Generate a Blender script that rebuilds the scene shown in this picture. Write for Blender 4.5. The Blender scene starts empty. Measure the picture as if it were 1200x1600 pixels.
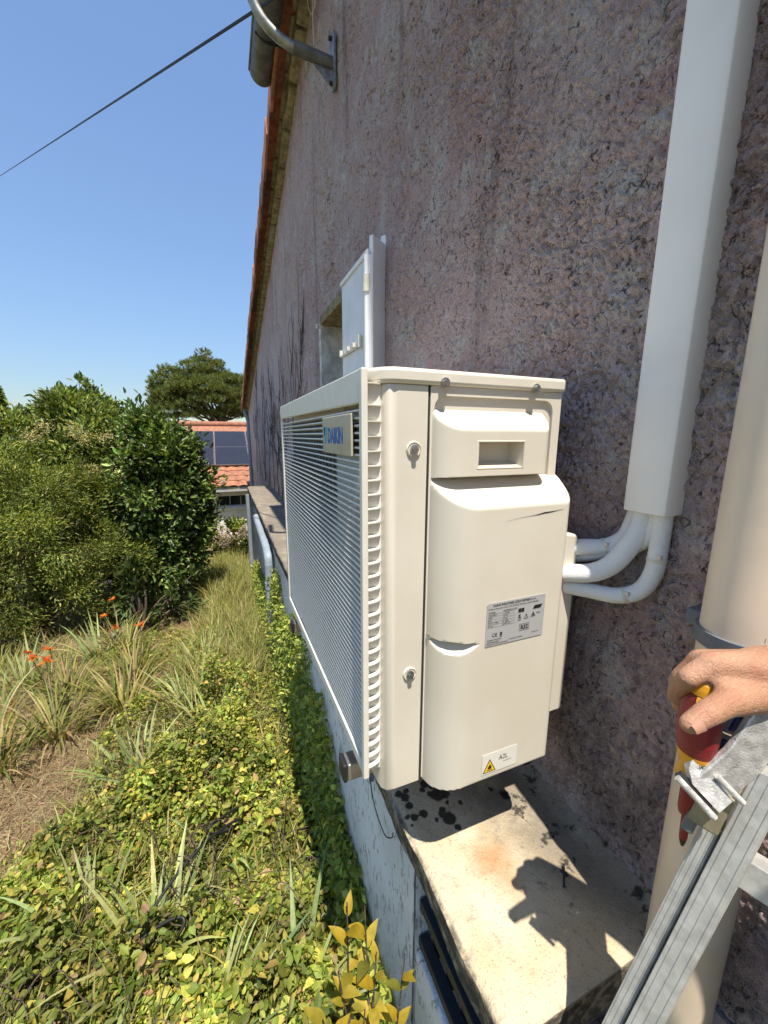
import bpy, bmesh, math, random
import numpy as np
from mathutils import Vector, Matrix, Quaternion

random.seed(7)
RNG = np.random.default_rng(11)
SC = bpy.context.scene
COL = SC.collection
rad = math.radians

# ------------------------------------------------------------------ camera
cam = bpy.data.cameras.new('camera')
cam.sensor_fit = 'VERTICAL'; cam.sensor_height = 36.0; cam.sensor_width = 27.0
cam.lens = 606.0 / 1600.0 * 36.0
cam.clip_start = 0.02; cam.clip_end = 6000
CAM = bpy.data.objects.new('camera', cam); COL.objects.link(CAM)
RX = Vector((0.92644, -0.37642, 0.00413)); UP = Vector((0.06874, 0.17996, 0.98127)); FW = Vector((0.37011, 0.90880, -0.19260))
CAM.matrix_world = Matrix(((RX.x, UP.x, -FW.x, 0), (RX.y, UP.y, -FW.y, 0), (RX.z, UP.z, -FW.z, 0), (0, 0, 0, 1)))
SC.camera = CAM

# ------------------------------------------------------------------ world and sun
SUN_D = Vector((0.028, 0.36, -0.93)).normalized()          # the way the light travels
W = bpy.data.worlds.new('World'); SC.world = W; W.use_nodes = True
wn = W.node_tree.nodes; wl = W.node_tree.links
sky = wn.new('ShaderNodeTexSky'); sky.sky_type = 'NISHITA'; sky.sun_disc = False
sky.sun_elevation = math.asin(-SUN_D.z); sky.sun_rotation = math.atan2(-SUN_D.x, -SUN_D.y)
sky.air_density = 1.0; sky.dust_density = 0.0; sky.ozone_density = 3.0
bg = wn['Background']; bg.inputs['Strength'].default_value = 0.15
# the camera's highlight roll-off, applied to the whole sky alike: colour / (1 + k * luminance)
bw = wn.new('ShaderNodeRGBToBW'); wl.new(sky.outputs[0], bw.inputs[0])
den = wn.new('ShaderNodeMath'); den.operation = 'MULTIPLY_ADD'; lim = wn.new('ShaderNodeMath'); lim.operation = 'MINIMUM'; wl.new(bw.outputs[0], lim.inputs[0]); lim.inputs[1].default_value = 7.0
wl.new(lim.outputs[0], den.inputs[0]); den.inputs[1].default_value = .334; den.inputs[2].default_value = 1.0
inv = wn.new('ShaderNodeMath'); inv.operation = 'DIVIDE'; inv.inputs[0].default_value = 1.0; wl.new(den.outputs[0], inv.inputs[1])
mulc = wn.new('ShaderNodeVectorMath'); mulc.operation = 'SCALE'; wl.new(sky.outputs[0], mulc.inputs[0]); wl.new(inv.outputs[0], mulc.inputs['Scale'])
wl.new(mulc.outputs[0], bg.inputs['Color'])
sl = bpy.data.lights.new('sun', 'SUN'); sl.energy = 3.4; sl.angle = rad(0.53); sl.color = (1.0, 0.93, 0.82)
SUN = bpy.data.objects.new('sun', sl); COL.objects.link(SUN)
SUN.rotation_mode = 'QUATERNION'; SUN.rotation_quaternion = SUN_D.to_track_quat('-Z', 'Y')
SUN.location = (0, -3, 8)
vs = SC.view_settings; vs.view_transform = 'Standard'; vs.look = 'None'; vs.gamma = 1.0
vs.exposure = 1.25; vs.use_curve_mapping = False
SC.cycles.max_bounces = 6; SC.cycles.diffuse_bounces = 3; SC.cycles.glossy_bounces = 2
SC.cycles.transmission_bounces = 3; SC.cycles.transparent_max_bounces = 4
SC.cycles.use_adaptive_sampling = True; SC.cycles.adaptive_threshold = 0.02
SC.cycles.use_denoising = True
SC.cycles.sample_clamp_indirect = 6

# ------------------------------------------------------------------ helpers: materials
class NT:
    """tiny node-tree writer"""
    def __init__(s, name, rough=0.6, metal=0.0, spec=0.3):
        s.m = bpy.data.materials.new(name); s.m.use_nodes = True
        s.t = s.m.node_tree; s.b = s.t.nodes['Principled BSDF']; s.out = s.t.nodes['Material Output']
        s.b.inputs['Roughness'].default_value = rough; s.b.inputs['Metallic'].default_value = metal
        s.b.inputs['Specular IOR Level'].default_value = spec
        g = s.t.nodes.new('ShaderNodeNewGeometry'); s.pos = g.outputs['Position']
    def n(s, typ, **kw):
        x = s.t.nodes.new(typ)
        for k, v in kw.items(): setattr(x, k, v)
        return x
    def l(s, a, b): s.t.links.new(a, b)
    def put(s, sock, v):
        if hasattr(v, 'links') or hasattr(v, 'is_linked'): s.l(v, sock)
        elif isinstance(v, (tuple, list)) and len(v) == 3 and sock.type == 'RGBA': sock.default_value = (*v, 1)
        else: sock.default_value = v
    def vec(s, scale=(1, 1, 1), off=(0, 0, 0), src=None):
        m = s.n('ShaderNodeMapping'); s.l(src or s.pos, m.inputs[0]); m.inputs['Scale'].default_value = scale; m.inputs['Location'].default_value = off
        return m.outputs[0]
    def noise(s, scale, detail=3, rough=.55, vec=None, dist=0.0):
        x = s.n('ShaderNodeTexNoise'); x.inputs['Scale'].default_value = scale; x.inputs['Detail'].default_value = detail
        x.inputs['Roughness'].default_value = rough; x.inputs['Distortion'].default_value = dist
        s.l(vec or s.pos, x.inputs['Vector']); return x.outputs[0]
    def voro(s, scale, feature='F1', vec=None, out='Distance'):
        x = s.n('ShaderNodeTexVoronoi', feature=feature); x.inputs['Scale'].default_value = scale
        s.l(vec or s.pos, x.inputs['Vector']); return x.outputs[out]
    def ramp(s, v, a, b, ca=0.0, cb=1.0):
        x = s.n('ShaderNodeMapRange', interpolation_type='SMOOTHSTEP'); s.put(x.inputs[0], v)
        for i, k in enumerate((a, b, ca, cb)): x.inputs[i + 1].default_value = k
        return x.outputs[0]
    def math(s, op, a, b=0.5, c=None):
        x = s.n('ShaderNodeMath', operation=op); s.put(x.inputs[0], a); s.put(x.inputs[1], b)
        if c is not None: s.put(x.inputs[2], c)
        return x.outputs[0]
    def mix(s, f, a, b, typ='MIX'):
        x = s.n('ShaderNodeMix', data_type='RGBA', blend_type=typ); s.put(x.inputs[0], f); s.put(x.inputs[6], a); s.put(x.inputs[7], b)
        return x.outputs[2]
    def sep(s):
        x = s.n('ShaderNodeSeparateXYZ'); s.l(s.pos, x.inputs[0]); return x.outputs
    def bump(s, h, dist=0.01, strength=1.0, prev=None):
        x = s.n('ShaderNodeBump'); x.inputs['Distance'].default_value = dist; x.inputs['Strength'].default_value = strength
        s.l(h, x.inputs['Height'])
        if prev: s.l(prev, x.inputs['Normal'])
        return x.outputs[0]
    def fin(s, col=None, normal=None, rough=None):
        if col is not None: s.put(s.b.inputs['Base Color'], col)
        if normal is not None: s.l(normal, s.b.inputs['Normal'])
        if rough is not None: s.put(s.b.inputs['Roughness'], rough)
        return s.m

def plain(name, c, rough=.5, metal=0.0, spec=.4, var=.12, scale=30, bump=0.0, bscale=300):
    t = NT(name, rough, metal, spec)
    f = t.noise(scale, 3)
    c2 = tuple(max(0, k * (1 - var)) for k in c); c1 = tuple(min(1, k * (1 + var * .5)) for k in c)
    col = t.mix(t.ramp(f, .3, .7), c2, c1)
    nm = t.bump(t.noise(bscale, 2), bump, 1.0) if bump else None
    return t.fin(col, nm, t.ramp(t.noise(scale * 2.3, 3), .2, .8, rough * .85, min(1, rough * 1.15)))

M = {}
def m_wall():
    t = NT('roughcast_render', .95, 0, .15)
    x, y, z = t.sep()
    big = t.noise(1.6, 4, .6); med = t.noise(9, 4, .65); fine = t.noise(90, 4, .7)
    col = t.mix(t.ramp(big, .35, .65), (.56, .400, .390), (.65, .515, .490))
    col = t.mix(t.ramp(med, .50, .70), col, (.66, .615, .59))               # greyer, bare patches
    pale = t.voro(7.0, vec=t.vec((1, 1, .6)))
    col = t.mix(t.math('MULTIPLY', t.ramp(pale, .22, .06), t.ramp(t.noise(3.1, 2), .5, .62)), col, (.72, .68, .66))
    col = t.mix(t.math('MULTIPLY', t.ramp(fine, .52, .70), .6), col, (.72, .65, .62))
    streak = t.noise(1.0, 5, .65, vec=t.vec((1, 5.5, .8)))
    col = t.mix(t.math('MULTIPLY', t.ramp(streak, .55, .70), .45), col, (.075, .062, .058))   # vertical black algae streaks
    low = t.math('MULTIPLY', t.ramp(z, -.15, -.75), t.ramp(t.noise(5, 5, .7), .36, .62))
    col = t.mix(t.math('MULTIPLY', low, .62), col, (.12, .105, .088))         # damp, lichen-grown foot of the wall
    col = t.mix(t.math('MULTIPLY', t.ramp(fine, .40, .28), .45), col, (.10, .08, .07))
    sp = t.noise(52, 6, .8, vec=t.vec((1, 1, .8)), dist=.5)
    col = t.mix(t.math('MULTIPLY', t.ramp(sp, .57, .62), .80), col, (.08, .068, .066))      # dark specks paint in the shade of crevices in the crust
    col = t.mix(t.math('MULTIPLY', t.ramp(t.noise(70, 5, .8, vec=t.vec((1, 1, 1), (3, 5, 1))), .58, .66), .7), col, (.62, .57, .55))   # pale grit
    wv = t.n('ShaderNodeVectorMath', operation='ADD'); t.l(t.pos, wv.inputs[0]); nv = t.n('ShaderNodeTexNoise'); nv.inputs['Scale'].default_value = 14; nv.inputs['Detail'].default_value = 3; t.l(t.pos, nv.inputs['Vector'])
    sc_ = t.n('ShaderNodeVectorMath', operation='SCALE'); t.l(nv.outputs['Color'], sc_.inputs[0]); sc_.inputs['Scale'].default_value = .07; t.l(sc_.outputs[0], wv.inputs[1])
    ce = t.voro(34, 'DISTANCE_TO_EDGE', vec=t.vec((1, 1, .8), src=wv.outputs[0]))
    crack = t.math('MULTIPLY', t.ramp(ce, .06, .015), t.math('MULTIPLY', t.ramp(t.noise(5, 4, .65), .46, .60), t.ramp(t.noise(42, 3, .6), .52, .62)))
    col = t.mix(t.math('MULTIPLY', crack, .75), col, (.05, .042, .04))                       # hairline cracks
    nb = t.bump(t.noise(260, 3, .7), .006, .9)
    nb = t.bump(t.noise(120, 4, .75), .010, .9, nb)
    nb = t.bump(sp, .008, .8, nb)
    nb = t.bump(t.math('SUBTRACT', 1.0, crack), .012, .8, nb)
    return t.fin(col, nb)
M['wall'] = m_wall()

def m_ledge():
    t = NT('weathered_concrete', .92, 0, .2)
    x, y, z = t.sep()
    n1 = t.noise(6, 5, .6); n2 = t.noise(45, 4, .7); n3 = t.noise(260, 3, .7)
    col = t.mix(t.ramp(n1, .3, .7), (.50, .40, .25), (.60, .52, .39))
    col = t.mix(t.ramp(n2, .52, .72), col, (.36, .31, .24))
    col = t.mix(t.math('MULTIPLY', t.ramp(n3, .60, .68), .7), col, (.10, .09, .075))      # pits
    # rust stain
    def spot(cx, cy, r0, r1, wob=.03, sc=14):
        dx = t.math('SUBTRACT', x, cx); dy = t.math('SUBTRACT', y, cy)
        d = t.math('SQRT', t.math('ADD', t.math('MULTIPLY', dx, dx), t.math('MULTIPLY', dy, dy)))
        d = t.math('ADD', d, t.math('MULTIPLY', t.math('SUBTRACT', t.noise(sc, 3), .5), wob * 2))
        return t.ramp(d, r1, r0)
    col = t.mix(t.math('MULTIPLY', spot(.455, .52, .0, .075, .04, 22), .75), col, (.40, .19, .07))
    col = t.mix(t.math('MULTIPLY', spot(.46, .46, .0, .05, .04, 30), .4), col, (.42, .22, .10))
    # dark lichen on front edge and far part; towards the wall also painted shade
    back = t.math('MULTIPLY', t.ramp(t.math('ADD', x, t.math('MULTIPLY', y, .40)), .665, .80), t.ramp(t.noise(9, 5, .7), .22, .55))  # stain widened along a diagonal to paint in a missing shadow edge
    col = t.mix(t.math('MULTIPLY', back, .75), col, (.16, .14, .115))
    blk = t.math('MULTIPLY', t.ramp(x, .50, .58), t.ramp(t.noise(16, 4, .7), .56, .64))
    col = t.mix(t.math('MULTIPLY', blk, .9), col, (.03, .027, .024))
    far = t.math('MULTIPLY', t.ramp(y, .66, .95), t.ramp(t.noise(4, 5, .7), .25, .62))
    col = t.mix(t.math('MULTIPLY', far, .8), col, (.17, .145, .12))
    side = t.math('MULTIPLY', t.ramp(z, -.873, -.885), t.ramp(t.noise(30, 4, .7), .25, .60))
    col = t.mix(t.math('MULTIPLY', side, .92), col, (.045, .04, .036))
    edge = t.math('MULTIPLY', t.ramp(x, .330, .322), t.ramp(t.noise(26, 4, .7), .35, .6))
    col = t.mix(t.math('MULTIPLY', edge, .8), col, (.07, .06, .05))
    # wet drip marks below the unit
    wet = None
    for cx, cy, r in [(.352, .720, .013), (.340, .735, .010), (.362, .735, .009), (.352, .695, .011), (.336, .672, .007), (.350, .664, .011), (.374, .664, .011), (.336, .650, .005),
                      (.412, .733, .013), (.425, .720, .009), (.400, .722, .008), (.428, .695, .020), (.446, .690, .015), (.412, .705, .009), (.420, .655, .010), (.424, .632, .018), (.414, .645, .011),
                      (.440, .668, .006), (.395, .640, .006), (.585, .632, .013), (.512, .74, .009), (.56, .66, .006), (.47, .655, .006), (.432, .606, .009)]:
        s_ = spot(cx, cy, r * .70, r * 1.05, .006, 95)
        wet = s_ if wet is None else t.math('MAXIMUM', wet, s_)
    col = t.mix(t.math('MULTIPLY', wet, .93), col, (.018, .016, .014))
    nb = t.bump(n3, .003, .8); nb = t.bump(n2, .006, .6, nb)
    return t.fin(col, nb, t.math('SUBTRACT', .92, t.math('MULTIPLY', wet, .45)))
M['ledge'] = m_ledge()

def m_whitewall():
    t = NT('flaking_white_paint', .85, 0, .25)
    n1 = t.noise(14, 5, .7, vec=t.vec((1, 1, .55))); n2 = t.noise(4, 4)
    col = t.mix(t.ramp(n2, .3, .7), (.66, .66, .65), (.80, .80, .79))
    flake = t.ramp(t.noise(48, 4, .65, vec=t.vec((1, 1, .35)), dist=.8), .56, .60)
    col = t.mix(t.math('MULTIPLY', flake, .75), col, (.30, .28, .26))
    x, y, z = t.sep()
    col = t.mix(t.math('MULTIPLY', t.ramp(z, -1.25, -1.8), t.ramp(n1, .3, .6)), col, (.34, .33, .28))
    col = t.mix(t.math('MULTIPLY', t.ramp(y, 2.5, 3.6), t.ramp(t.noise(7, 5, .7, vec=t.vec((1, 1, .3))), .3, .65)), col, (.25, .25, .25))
    nb = t.bump(t.noise(48, 4, .65, vec=t.vec((1, 1, .35)), dist=.8), .008, .8); nb = t.bump(t.noise(160, 3), .004, .6, nb)
    return t.fin(col, nb)
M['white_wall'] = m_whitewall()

def m_unit():
    t = NT('ivory_enamel', .42, 0, .45)
    n = t.noise(5, 4, .6); f = t.noise(55, 3)
    col = t.mix(t.ramp(n, .3, .75), (.61, .555, .455), (.66, .61, .515))
    sm = t.math('MULTIPLY', t.ramp(t.noise(16, 5, .75, dist=1.2), .60, .74), .22)
    col = t.mix(sm, col, (.50, .455, .37))
    nb = t.bump(t.noise(900, 2), .0006, .25)
    return t.fin(col, nb, t.ramp(f, .2, .8, .36, .50))
M['unit'] = m_unit()
M['unit_lid'] = M['unit']
M['grille'] = plain('pale_grille_plastic', (.71, .68, .60), .45, var=.05)
M['black'] = plain('black_plastic', (.018, .018, .02), .5)
M['darkgap'] = plain('dark_gap', (.03, .028, .026), .8)
M['coil'] = plain('coil_dark', (.035, .035, .036), .6, .2)
M['guard'] = plain('guard_wire', (.30, .29, .27), .5)
M['steel'] = plain('brushed_steel', (.46, .43, .38), .38, .85, var=.2)
M['bolt'] = plain('zinc_bolt', (.62, .62, .60), .28, 1.0, var=.2)
M['duct'] = plain('white_pvc', (.82, .79, .74), .55, var=.07, scale=5)
def m_insul():
    t = NT('woven_insulation', .8, 0, .2)
    u = t.n('ShaderNodeUVMap').outputs[0]
    s = t.n('ShaderNodeSeparateXYZ'); t.l(u, s.inputs[0])
    a = t.math('SINE', t.math('MULTIPLY', s.outputs[0], 2 * math.pi * 44)); b = t.math('SINE', t.math('MULTIPLY', s.outputs[1], 2 * math.pi / .0030))
    h = t.math('MAXIMUM', a, b)
    col = t.mix(t.ramp(h, -.1, .8), (.66, .67, .67), (.82, .82, .81))
    return t.fin(col, t.bump(h, .0004, .6))
M['insul'] = m_insul()
M['tie'] = plain('cream_cable_tie', (.66, .62, .52), .45)
M['beige'] = plain('beige_pvc', (.72, .60, .46), .38, var=.07, scale=12, spec=.5)
M['clamp'] = plain('grey_plastic', (.14, .155, .18), .5)
M['alu'] = plain('worn_aluminium', (.56, .555, .54), .42, .45, var=.18, scale=46, bump=.0004, bscale=140)
M['cast'] = plain('cast_zinc', (.60, .58, .55), .42, .35, var=.30, scale=95, bump=.0008, bscale=420)
M['brass'] = plain('dull_guide_plate', (.30, .26, .17), .5, .5, var=.3)
M['greyplastic'] = plain('light_grey_plastic', (.34, .35, .36), .5)
M['blue'] = plain('blue_plastic', (.015, .035, .22), .4)
M['red'] = plain('red_rubber', (.24, .012, .014), .42, spec=.5, var=.15, bump=.001, bscale=600)
M['yellow'] = plain('yellow_plastic', (.72, .33, .02), .4, spec=.5)
M['tipsteel'] = plain('dark_tip_steel', (.06, .055, .05), .4, .8)
def m_skin():
    t = NT('skin', .48, 0, .4)
    n = t.noise(26, 4, .6); f = t.noise(420, 3, .7)
    col = t.mix(t.ramp(n, .3, .7), (.38, .195, .115), (.49, .275, .175))
    col = t.mix(t.math('MULTIPLY', t.ramp(t.noise(60, 3), .52, .7), .35), col, (.46, .16, .11))
    t.b.inputs['Subsurface Weight'].default_value = .12; t.b.inputs['Subsurface Radius'].default_value = (.006, .002, .001)
    t.b.inputs['Subsurface Scale'].default_value = 1.0
    wr = t.noise(150, 4, .7, vec=t.vec((1, 2.5, 1)), dist=.6)
    nb = t.bump(f, .0018, .8); nb = t.bump(wr, .0026, .6, nb)
    return t.fin(col, nb)
M['skin'] = m_skin()
M['nail'] = plain('nail', (.50, .27, .185), .3, spec=.5)
M['hair'] = plain('dark_hair', (.03, .02, .014), .6)
M['shirt'] = plain('pale_grey_cotton', (.62, .62, .60), .9, var=.2)
M['trouser'] = plain('grey_work_cloth', (.07, .07, .075), .9, var=.2)
M['shoe'] = plain('black_leather', (.02, .018, .016), .5)
M['shutter'] = plain('white_painted_shutter', (.80, .81, .82), .5, var=.06, scale=9)
M['galv'] = plain('galvanised_steel', (.33, .34, .33), .45, .75, var=.35, scale=26)
M['zinc'] = plain('weathered_zinc', (.17, .17, .165), .55, .5, var=.35, scale=14)
M['iron'] = plain('dark_painted_iron', (.035, .037, .042), .5, .3)
M['wire'] = plain('black_cable', (.012, .012, .013), .5)
M['downpipe'] = plain('grey_pvc', (.27, .31, .35), .5, var=.12, scale=10)
M['mortar'] = plain('lime_mortar', (.36, .31, .22), .95, var=.45, scale=22, bump=.01, bscale=60)
M['plaster'] = plain('grey_plaster', (.62, .60, .56), .95, var=.3, scale=15, bump=.006, bscale=70)
M['stainplaster'] = plain('stained_lintel', (.30, .24, .13), .95, var=.5, scale=22, bump=.006, bscale=70)
M['glass'] = plain('dark_window_glass', (.02, .024, .028), .12, 0, .6)
M['tile'] = [plain('clay_tile_%d' % i, c, .85, var=.4, scale=18, bump=.004, bscale=70) for i, c in enumerate(((.36, .13, .065), (.29, .11, .06), (.21, .10, .065), (.40, .17, .09)))]
M['rooftile'] = plain('orange_roof_tile', (.33, .145, .085), .85, var=.3, scale=9)
M['garagewall'] = plain('white_render', (.76, .74, .69), .9, var=.10, scale=4, bump=.01, bscale=30)
M['board'] = plain('grey_fascia', (.42, .42, .41), .7)
M['panel'] = plain('solar_cell', (.024, .024, .032), .22, 0, .5, var=.1, scale=3)
M['panelframe'] = plain('panel_frame', (.30, .30, .31), .4, .6)
M['bark'] = plain('bark', (.11, .08, .055), .95, var=.4, scale=20, bump=.01, bscale=60)
M['pot'] = plain('grey_bucket', (.10, .095, .09), .7)
M['vine'] = plain('dead_vine', (.055, .042, .035), .95)
M['hill'] = plain('far_wood', (.10, .14, .13), 1.0, var=.3, scale=.02)

def m_leaf(name, transl=.35, rough=.5, spec=.35):
    t = NT(name, rough, 0, spec)
    a = t.n('ShaderNodeAttribute', attribute_name='Col'); c = a.outputs['Color']
    f = t.noise(80, 2)
    col = t.mix(t.math('MULTIPLY', t.ramp(f, .35, .7), .25), c, (.10, .09, .03))
    t.put(t.b.inputs['Base Color'], col)
    tr = t.n('ShaderNodeBsdfTranslucent'); t.l(t.mix(1.0, col, (1.0, .95, .45), 'MULTIPLY'), tr.inputs[0])
    mx = t.n('ShaderNodeMixShader'); mx.inputs[0].default_value = transl
    t.l(t.b.outputs[0], mx.inputs[1]); t.l(tr.outputs[0], mx.inputs[2]); t.l(mx.outputs[0], t.out.inputs[0])
    return t.m
M['leaf'] = m_leaf('leaf', .45)
M['gloss_leaf'] = m_leaf('glossy_leaf', .28, .38, .4)
M['blade'] = m_leaf('blade', .4, .6, .25)
M['petal'] = m_leaf('petal', .45, .6, .2)

def m_ground():
    t = NT('dry_soil', .97, 0, .1)
    n = t.noise(3, 5, .65); f = t.noise(60, 4, .7, dist=.5); g = t.noise(.25, 4, .6)
    col = t.mix(t.ramp(n, .35, .65), (.13, .095, .055), (.30, .225, .135))
    col = t.mix(t.ramp(f, .50, .68), col, (.36, .29, .18))
    col = t.mix(t.ramp(g, .42, .6), col, t.mix(t.ramp(n, .4, .6), (.06, .085, .025), (.16, .17, .06)))
    return t.fin(col, t.bump(f, .02, .8))
M['ground'] = m_ground()
M['straw'] = plain('dry_straw', (.42, .32, .18), .9, var=.4, scale=60)

# ------------------------------------------------------------------ helpers: meshes and objects
ORG = {}
class MB:
    def __init__(s): s.v = []; s.f = []; s.mi = []; s.uv = None
    def add(s, vs, fs, mi=0):
        k = len(s.v); s.v += [tuple(p) for p in vs]; s.f += [tuple(i + k for i in f) for f in fs]; s.mi += [mi] * len(fs); return s
    def box(s, x0, x1, y0, y1, z0, z1, mi=0):
        v = [(x, y, z) for z in (z0, z1) for y in (y0, y1) for x in (x0, x1)]
        return s.add(v, [(0, 2, 3, 1), (4, 5, 7, 6), (0, 1, 5, 4), (2, 6, 7, 3), (0, 4, 6, 2), (1, 3, 7, 5)], mi)
    def obox(s, c, ax, ay, az, mi=0):
        c, ax, ay, az = map(Vector, (c, ax, ay, az))
        v = [c + ax * i + ay * j + az * k for k in (-1, 1) for j in (-1, 1) for i in (-1, 1)]
        return s.add(v, [(0, 2, 3, 1), (4, 5, 7, 6), (0, 1, 5, 4), (2, 6, 7, 3), (0, 4, 6, 2), (1, 3, 7, 5)], mi)
    def bar(s, a, b, w, h, up=(0, 0, 1), mi=0):
        a, b = Vector(a), Vector(b); d = b - a; L = d.length; d.normalize()
        up = Vector(up); sx = d.cross(up).normalized(); uz = sx.cross(d)
        return s.obox((a + b) / 2, sx * w / 2, d * L / 2, uz * h / 2, mi)
    def tube(s, path, r, n=12, cap=True, mi=0):
        P = [Vector(p) for p in path]; rs = r if isinstance(r, (list, tuple)) else [r] * len(P)
        prev = None; k0 = len(s.v); rings = []
        for i, p in enumerate(P):
            d = (P[min(i + 1, len(P) - 1)] - P[max(i - 1, 0)]).normalized()
            if prev is None:
                a = d.orthogonal().normalized()
            else:
                a = (prev - d * prev.dot(d)).normalized()
            prev = a; b = d.cross(a)
            rings.append([p + (a * math.cos(t) + b * math.sin(t)) * rs[i] for t in [2 * math.pi * j / n for j in range(n)]])
        vs = [q for rg in rings for q in rg]; fs = []
        for i in range(len(P) - 1):
            for j in range(n):
                fs.append((i * n + j, i * n + (j + 1) % n, (i + 1) * n + (j + 1) % n, (i + 1) * n + j))
        if cap: fs += [tuple(range(n))[::-1], tuple((len(P) - 1) * n + j for j in range(n))]
        return s.add(vs, fs, mi)
    def prism(s, poly, ax, a0, a1, mi=0):
        """poly of 2-D points; ax is the extrusion axis 'x','y' or 'z'"""
        def P(p, h): return {'x': (h, p[0], p[1]), 'y': (p[0], h, p[1]), 'z': (p[0], p[1], h)}[ax]
        n = len(poly); vs = [P(p, a0) for p in poly] + [P(p, a1) for p in poly]
        fs = [tuple(range(n))[::-1], tuple(range(n, 2 * n))] + [(i, (i + 1) % n, n + (i + 1) % n, n + i) for i in range(n)]
        return s.add(vs, fs, mi)
    def ring(s, A, B, mi=0, close=True):
        n = len(A); m = n if close else n - 1
        return s.add(list(A) + list(B), [(i, (i + 1) % n, n + (i + 1) % n, n + i) for i in range(m)], mi)
    def cap(s, A, mi=0): return s.add(A, [tuple(range(len(A)))], mi)
    def build(s, name, mats, parent=None, smooth=None, bevel=0, seg=2, recalc=True, org=None):
        o3 = org if org is not None else (ORG.get(parent.name, (0, 0, 0)) if parent else (0, 0, 0))
        me = bpy.data.meshes.new(name)
        V = np.array(s.v, float) - np.array(o3, float)
        me.from_pydata(V.tolist(), [], s.f)
        for m_ in (mats if isinstance(mats, (list, tuple)) else [mats]): me.materials.append(m_)
        if len(set(s.mi)) > 1: me.polygons.foreach_set('material_index', s.mi)
        if recalc:
            b = bmesh.new(); b.from_mesh(me); bmesh.ops.recalc_face_normals(b, faces=b.faces); b.to_mesh(me); b.free()
        o = bpy.data.objects.new(name, me); COL.objects.link(o)
        if parent is not None: o.parent = parent
        elif org is not None: o.location = o3
        ORG[o.name] = o3
        if bevel:
            md = o.modifiers.new('bevel', 'BEVEL'); md.width = bevel; md.segments = seg; md.limit_method = 'ANGLE'; md.angle_limit = rad(35)
            md.harden_normals = False
        if smooth:
            me.polygons.foreach_set('use_smooth', [True] * len(me.polygons)); me.set_sharp_from_angle(angle=rad(smooth))
        return o

def tag(o, label, cat, group=None, kind=None):
    o['label'] = label
    if cat: o['category'] = cat
    if group: o['group'] = group
    if kind: o['kind'] = kind
    return o
def struct(o): o['kind'] = 'structure'; return o
def thing(name, label, cat, loc, group=None):
    o = bpy.data.objects.new(name, None); COL.objects.link(o); o.location = loc; o.empty_display_size = .1
    ORG[o.name] = tuple(loc); return tag(o, label, cat, group)

def bez(pts, n=24):
    """smooth path through points (Catmull-Rom)"""
    P = [Vector(p) for p in pts]; P = [P[0] * 2 - P[1]] + P + [P[-1] * 2 - P[-2]]; out = []
    m = len(P) - 3; k = max(2, n // m)
    for i in range(m):
        a, b, c, d = P[i:i + 4]
        for j in range(k):
            t = j / k
            out.append(.5 * ((2 * b) + (c - a) * t + (2 * a - 5 * b + 4 * c - d) * t * t + (3 * b - a - 3 * c + d) * t ** 3))
    out.append(P[-2]); return out

def rrect(x0, x1, z0, z1, r, k=6):
    pts = []
    for cx, cz, a0 in ((x1 - r, z1 - r, 0), (x0 + r, z1 - r, 90), (x0 + r, z0 + r, 180), (x1 - r, z0 + r, 270)):
        for i in range(k + 1):
            a = rad(a0 + 90 * i / k); pts.append((cx + r * math.cos(a), cz + r * math.sin(a)))
    return pts

# value noise for real relief
_T = np.random.default_rng(3).random((256, 256))
def vnoise(u, v, seed=0):
    u = u + seed * 17.3; v = v + seed * 9.1
    i = np.floor(u).astype(int); j = np.floor(v).astype(int); a = u - i; b = v - j
    a = a * a * (3 - 2 * a); b = b * b * (3 - 2 * b)
    g = lambda p, q: _T[p % 256, q % 256]
    return (g(i, j) * (1 - a) + g(i + 1, j) * a) * (1 - b) + (g(i, j + 1) * (1 - a) + g(i + 1, j + 1) * a) * b
def fbm(u, v, o=4, seed=0):
    s = 0; amp = .5
    for k in range(o): s = s + amp * vnoise(u * 2 ** k, v * 2 ** k, seed + k); amp *= .5
    return s

def worley(u, v, seed=0):
    r = np.random.default_rng(90 + seed); T1, T2, T3 = r.random((256, 256)), r.random((256, 256)), r.random((256, 256))
    i = np.floor(u).astype(int); j = np.floor(v).astype(int); best = np.full(u.shape, 9.0); sec = best.copy(); cell = np.zeros(u.shape)
    for a in (-1, 0, 1):
        for b in (-1, 0, 1):
            p, q = (i + a) % 256, (j + b) % 256; d = np.hypot(i + a + T1[p, q] - u, j + b + T2[p, q] - v); k = d < best
            sec = np.where(k, best, np.minimum(sec, d)); best = np.where(k, d, best); cell = np.where(k, T3[p, q], cell)
    return best, sec - best, cell

def text_mesh(body, size, bold=0.0, align='LEFT'):
    c = bpy.data.curves.new('t', 'FONT'); c.body = body; c.size = size; c.align_x = align; c.offset = bold; c.resolution_u = 2
    o = bpy.data.objects.new('t', c); COL.objects.link(o)
    dg = bpy.context.evaluated_depsgraph_get(); me = bpy.data.meshes.new_from_object(o.evaluated_get(dg))
    V = [tuple(v.co) for v in me.vertices]; F = [tuple(p.vertices) for p in me.polygons]
    bpy.data.objects.remove(o); bpy.data.curves.remove(c); bpy.data.meshes.remove(me)
    return V, F
def put_text(mb, body, size, o, ux, uz, bold=0.0, sx=1.0, align='LEFT', mi=0):
    V, F = text_mesh(body, size, bold, align); o, ux, uz = Vector(o), Vector(ux), Vector(uz)
    mb.add([o + ux * (v[0] * sx) + uz * v[1] for v in V], F, mi)

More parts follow.
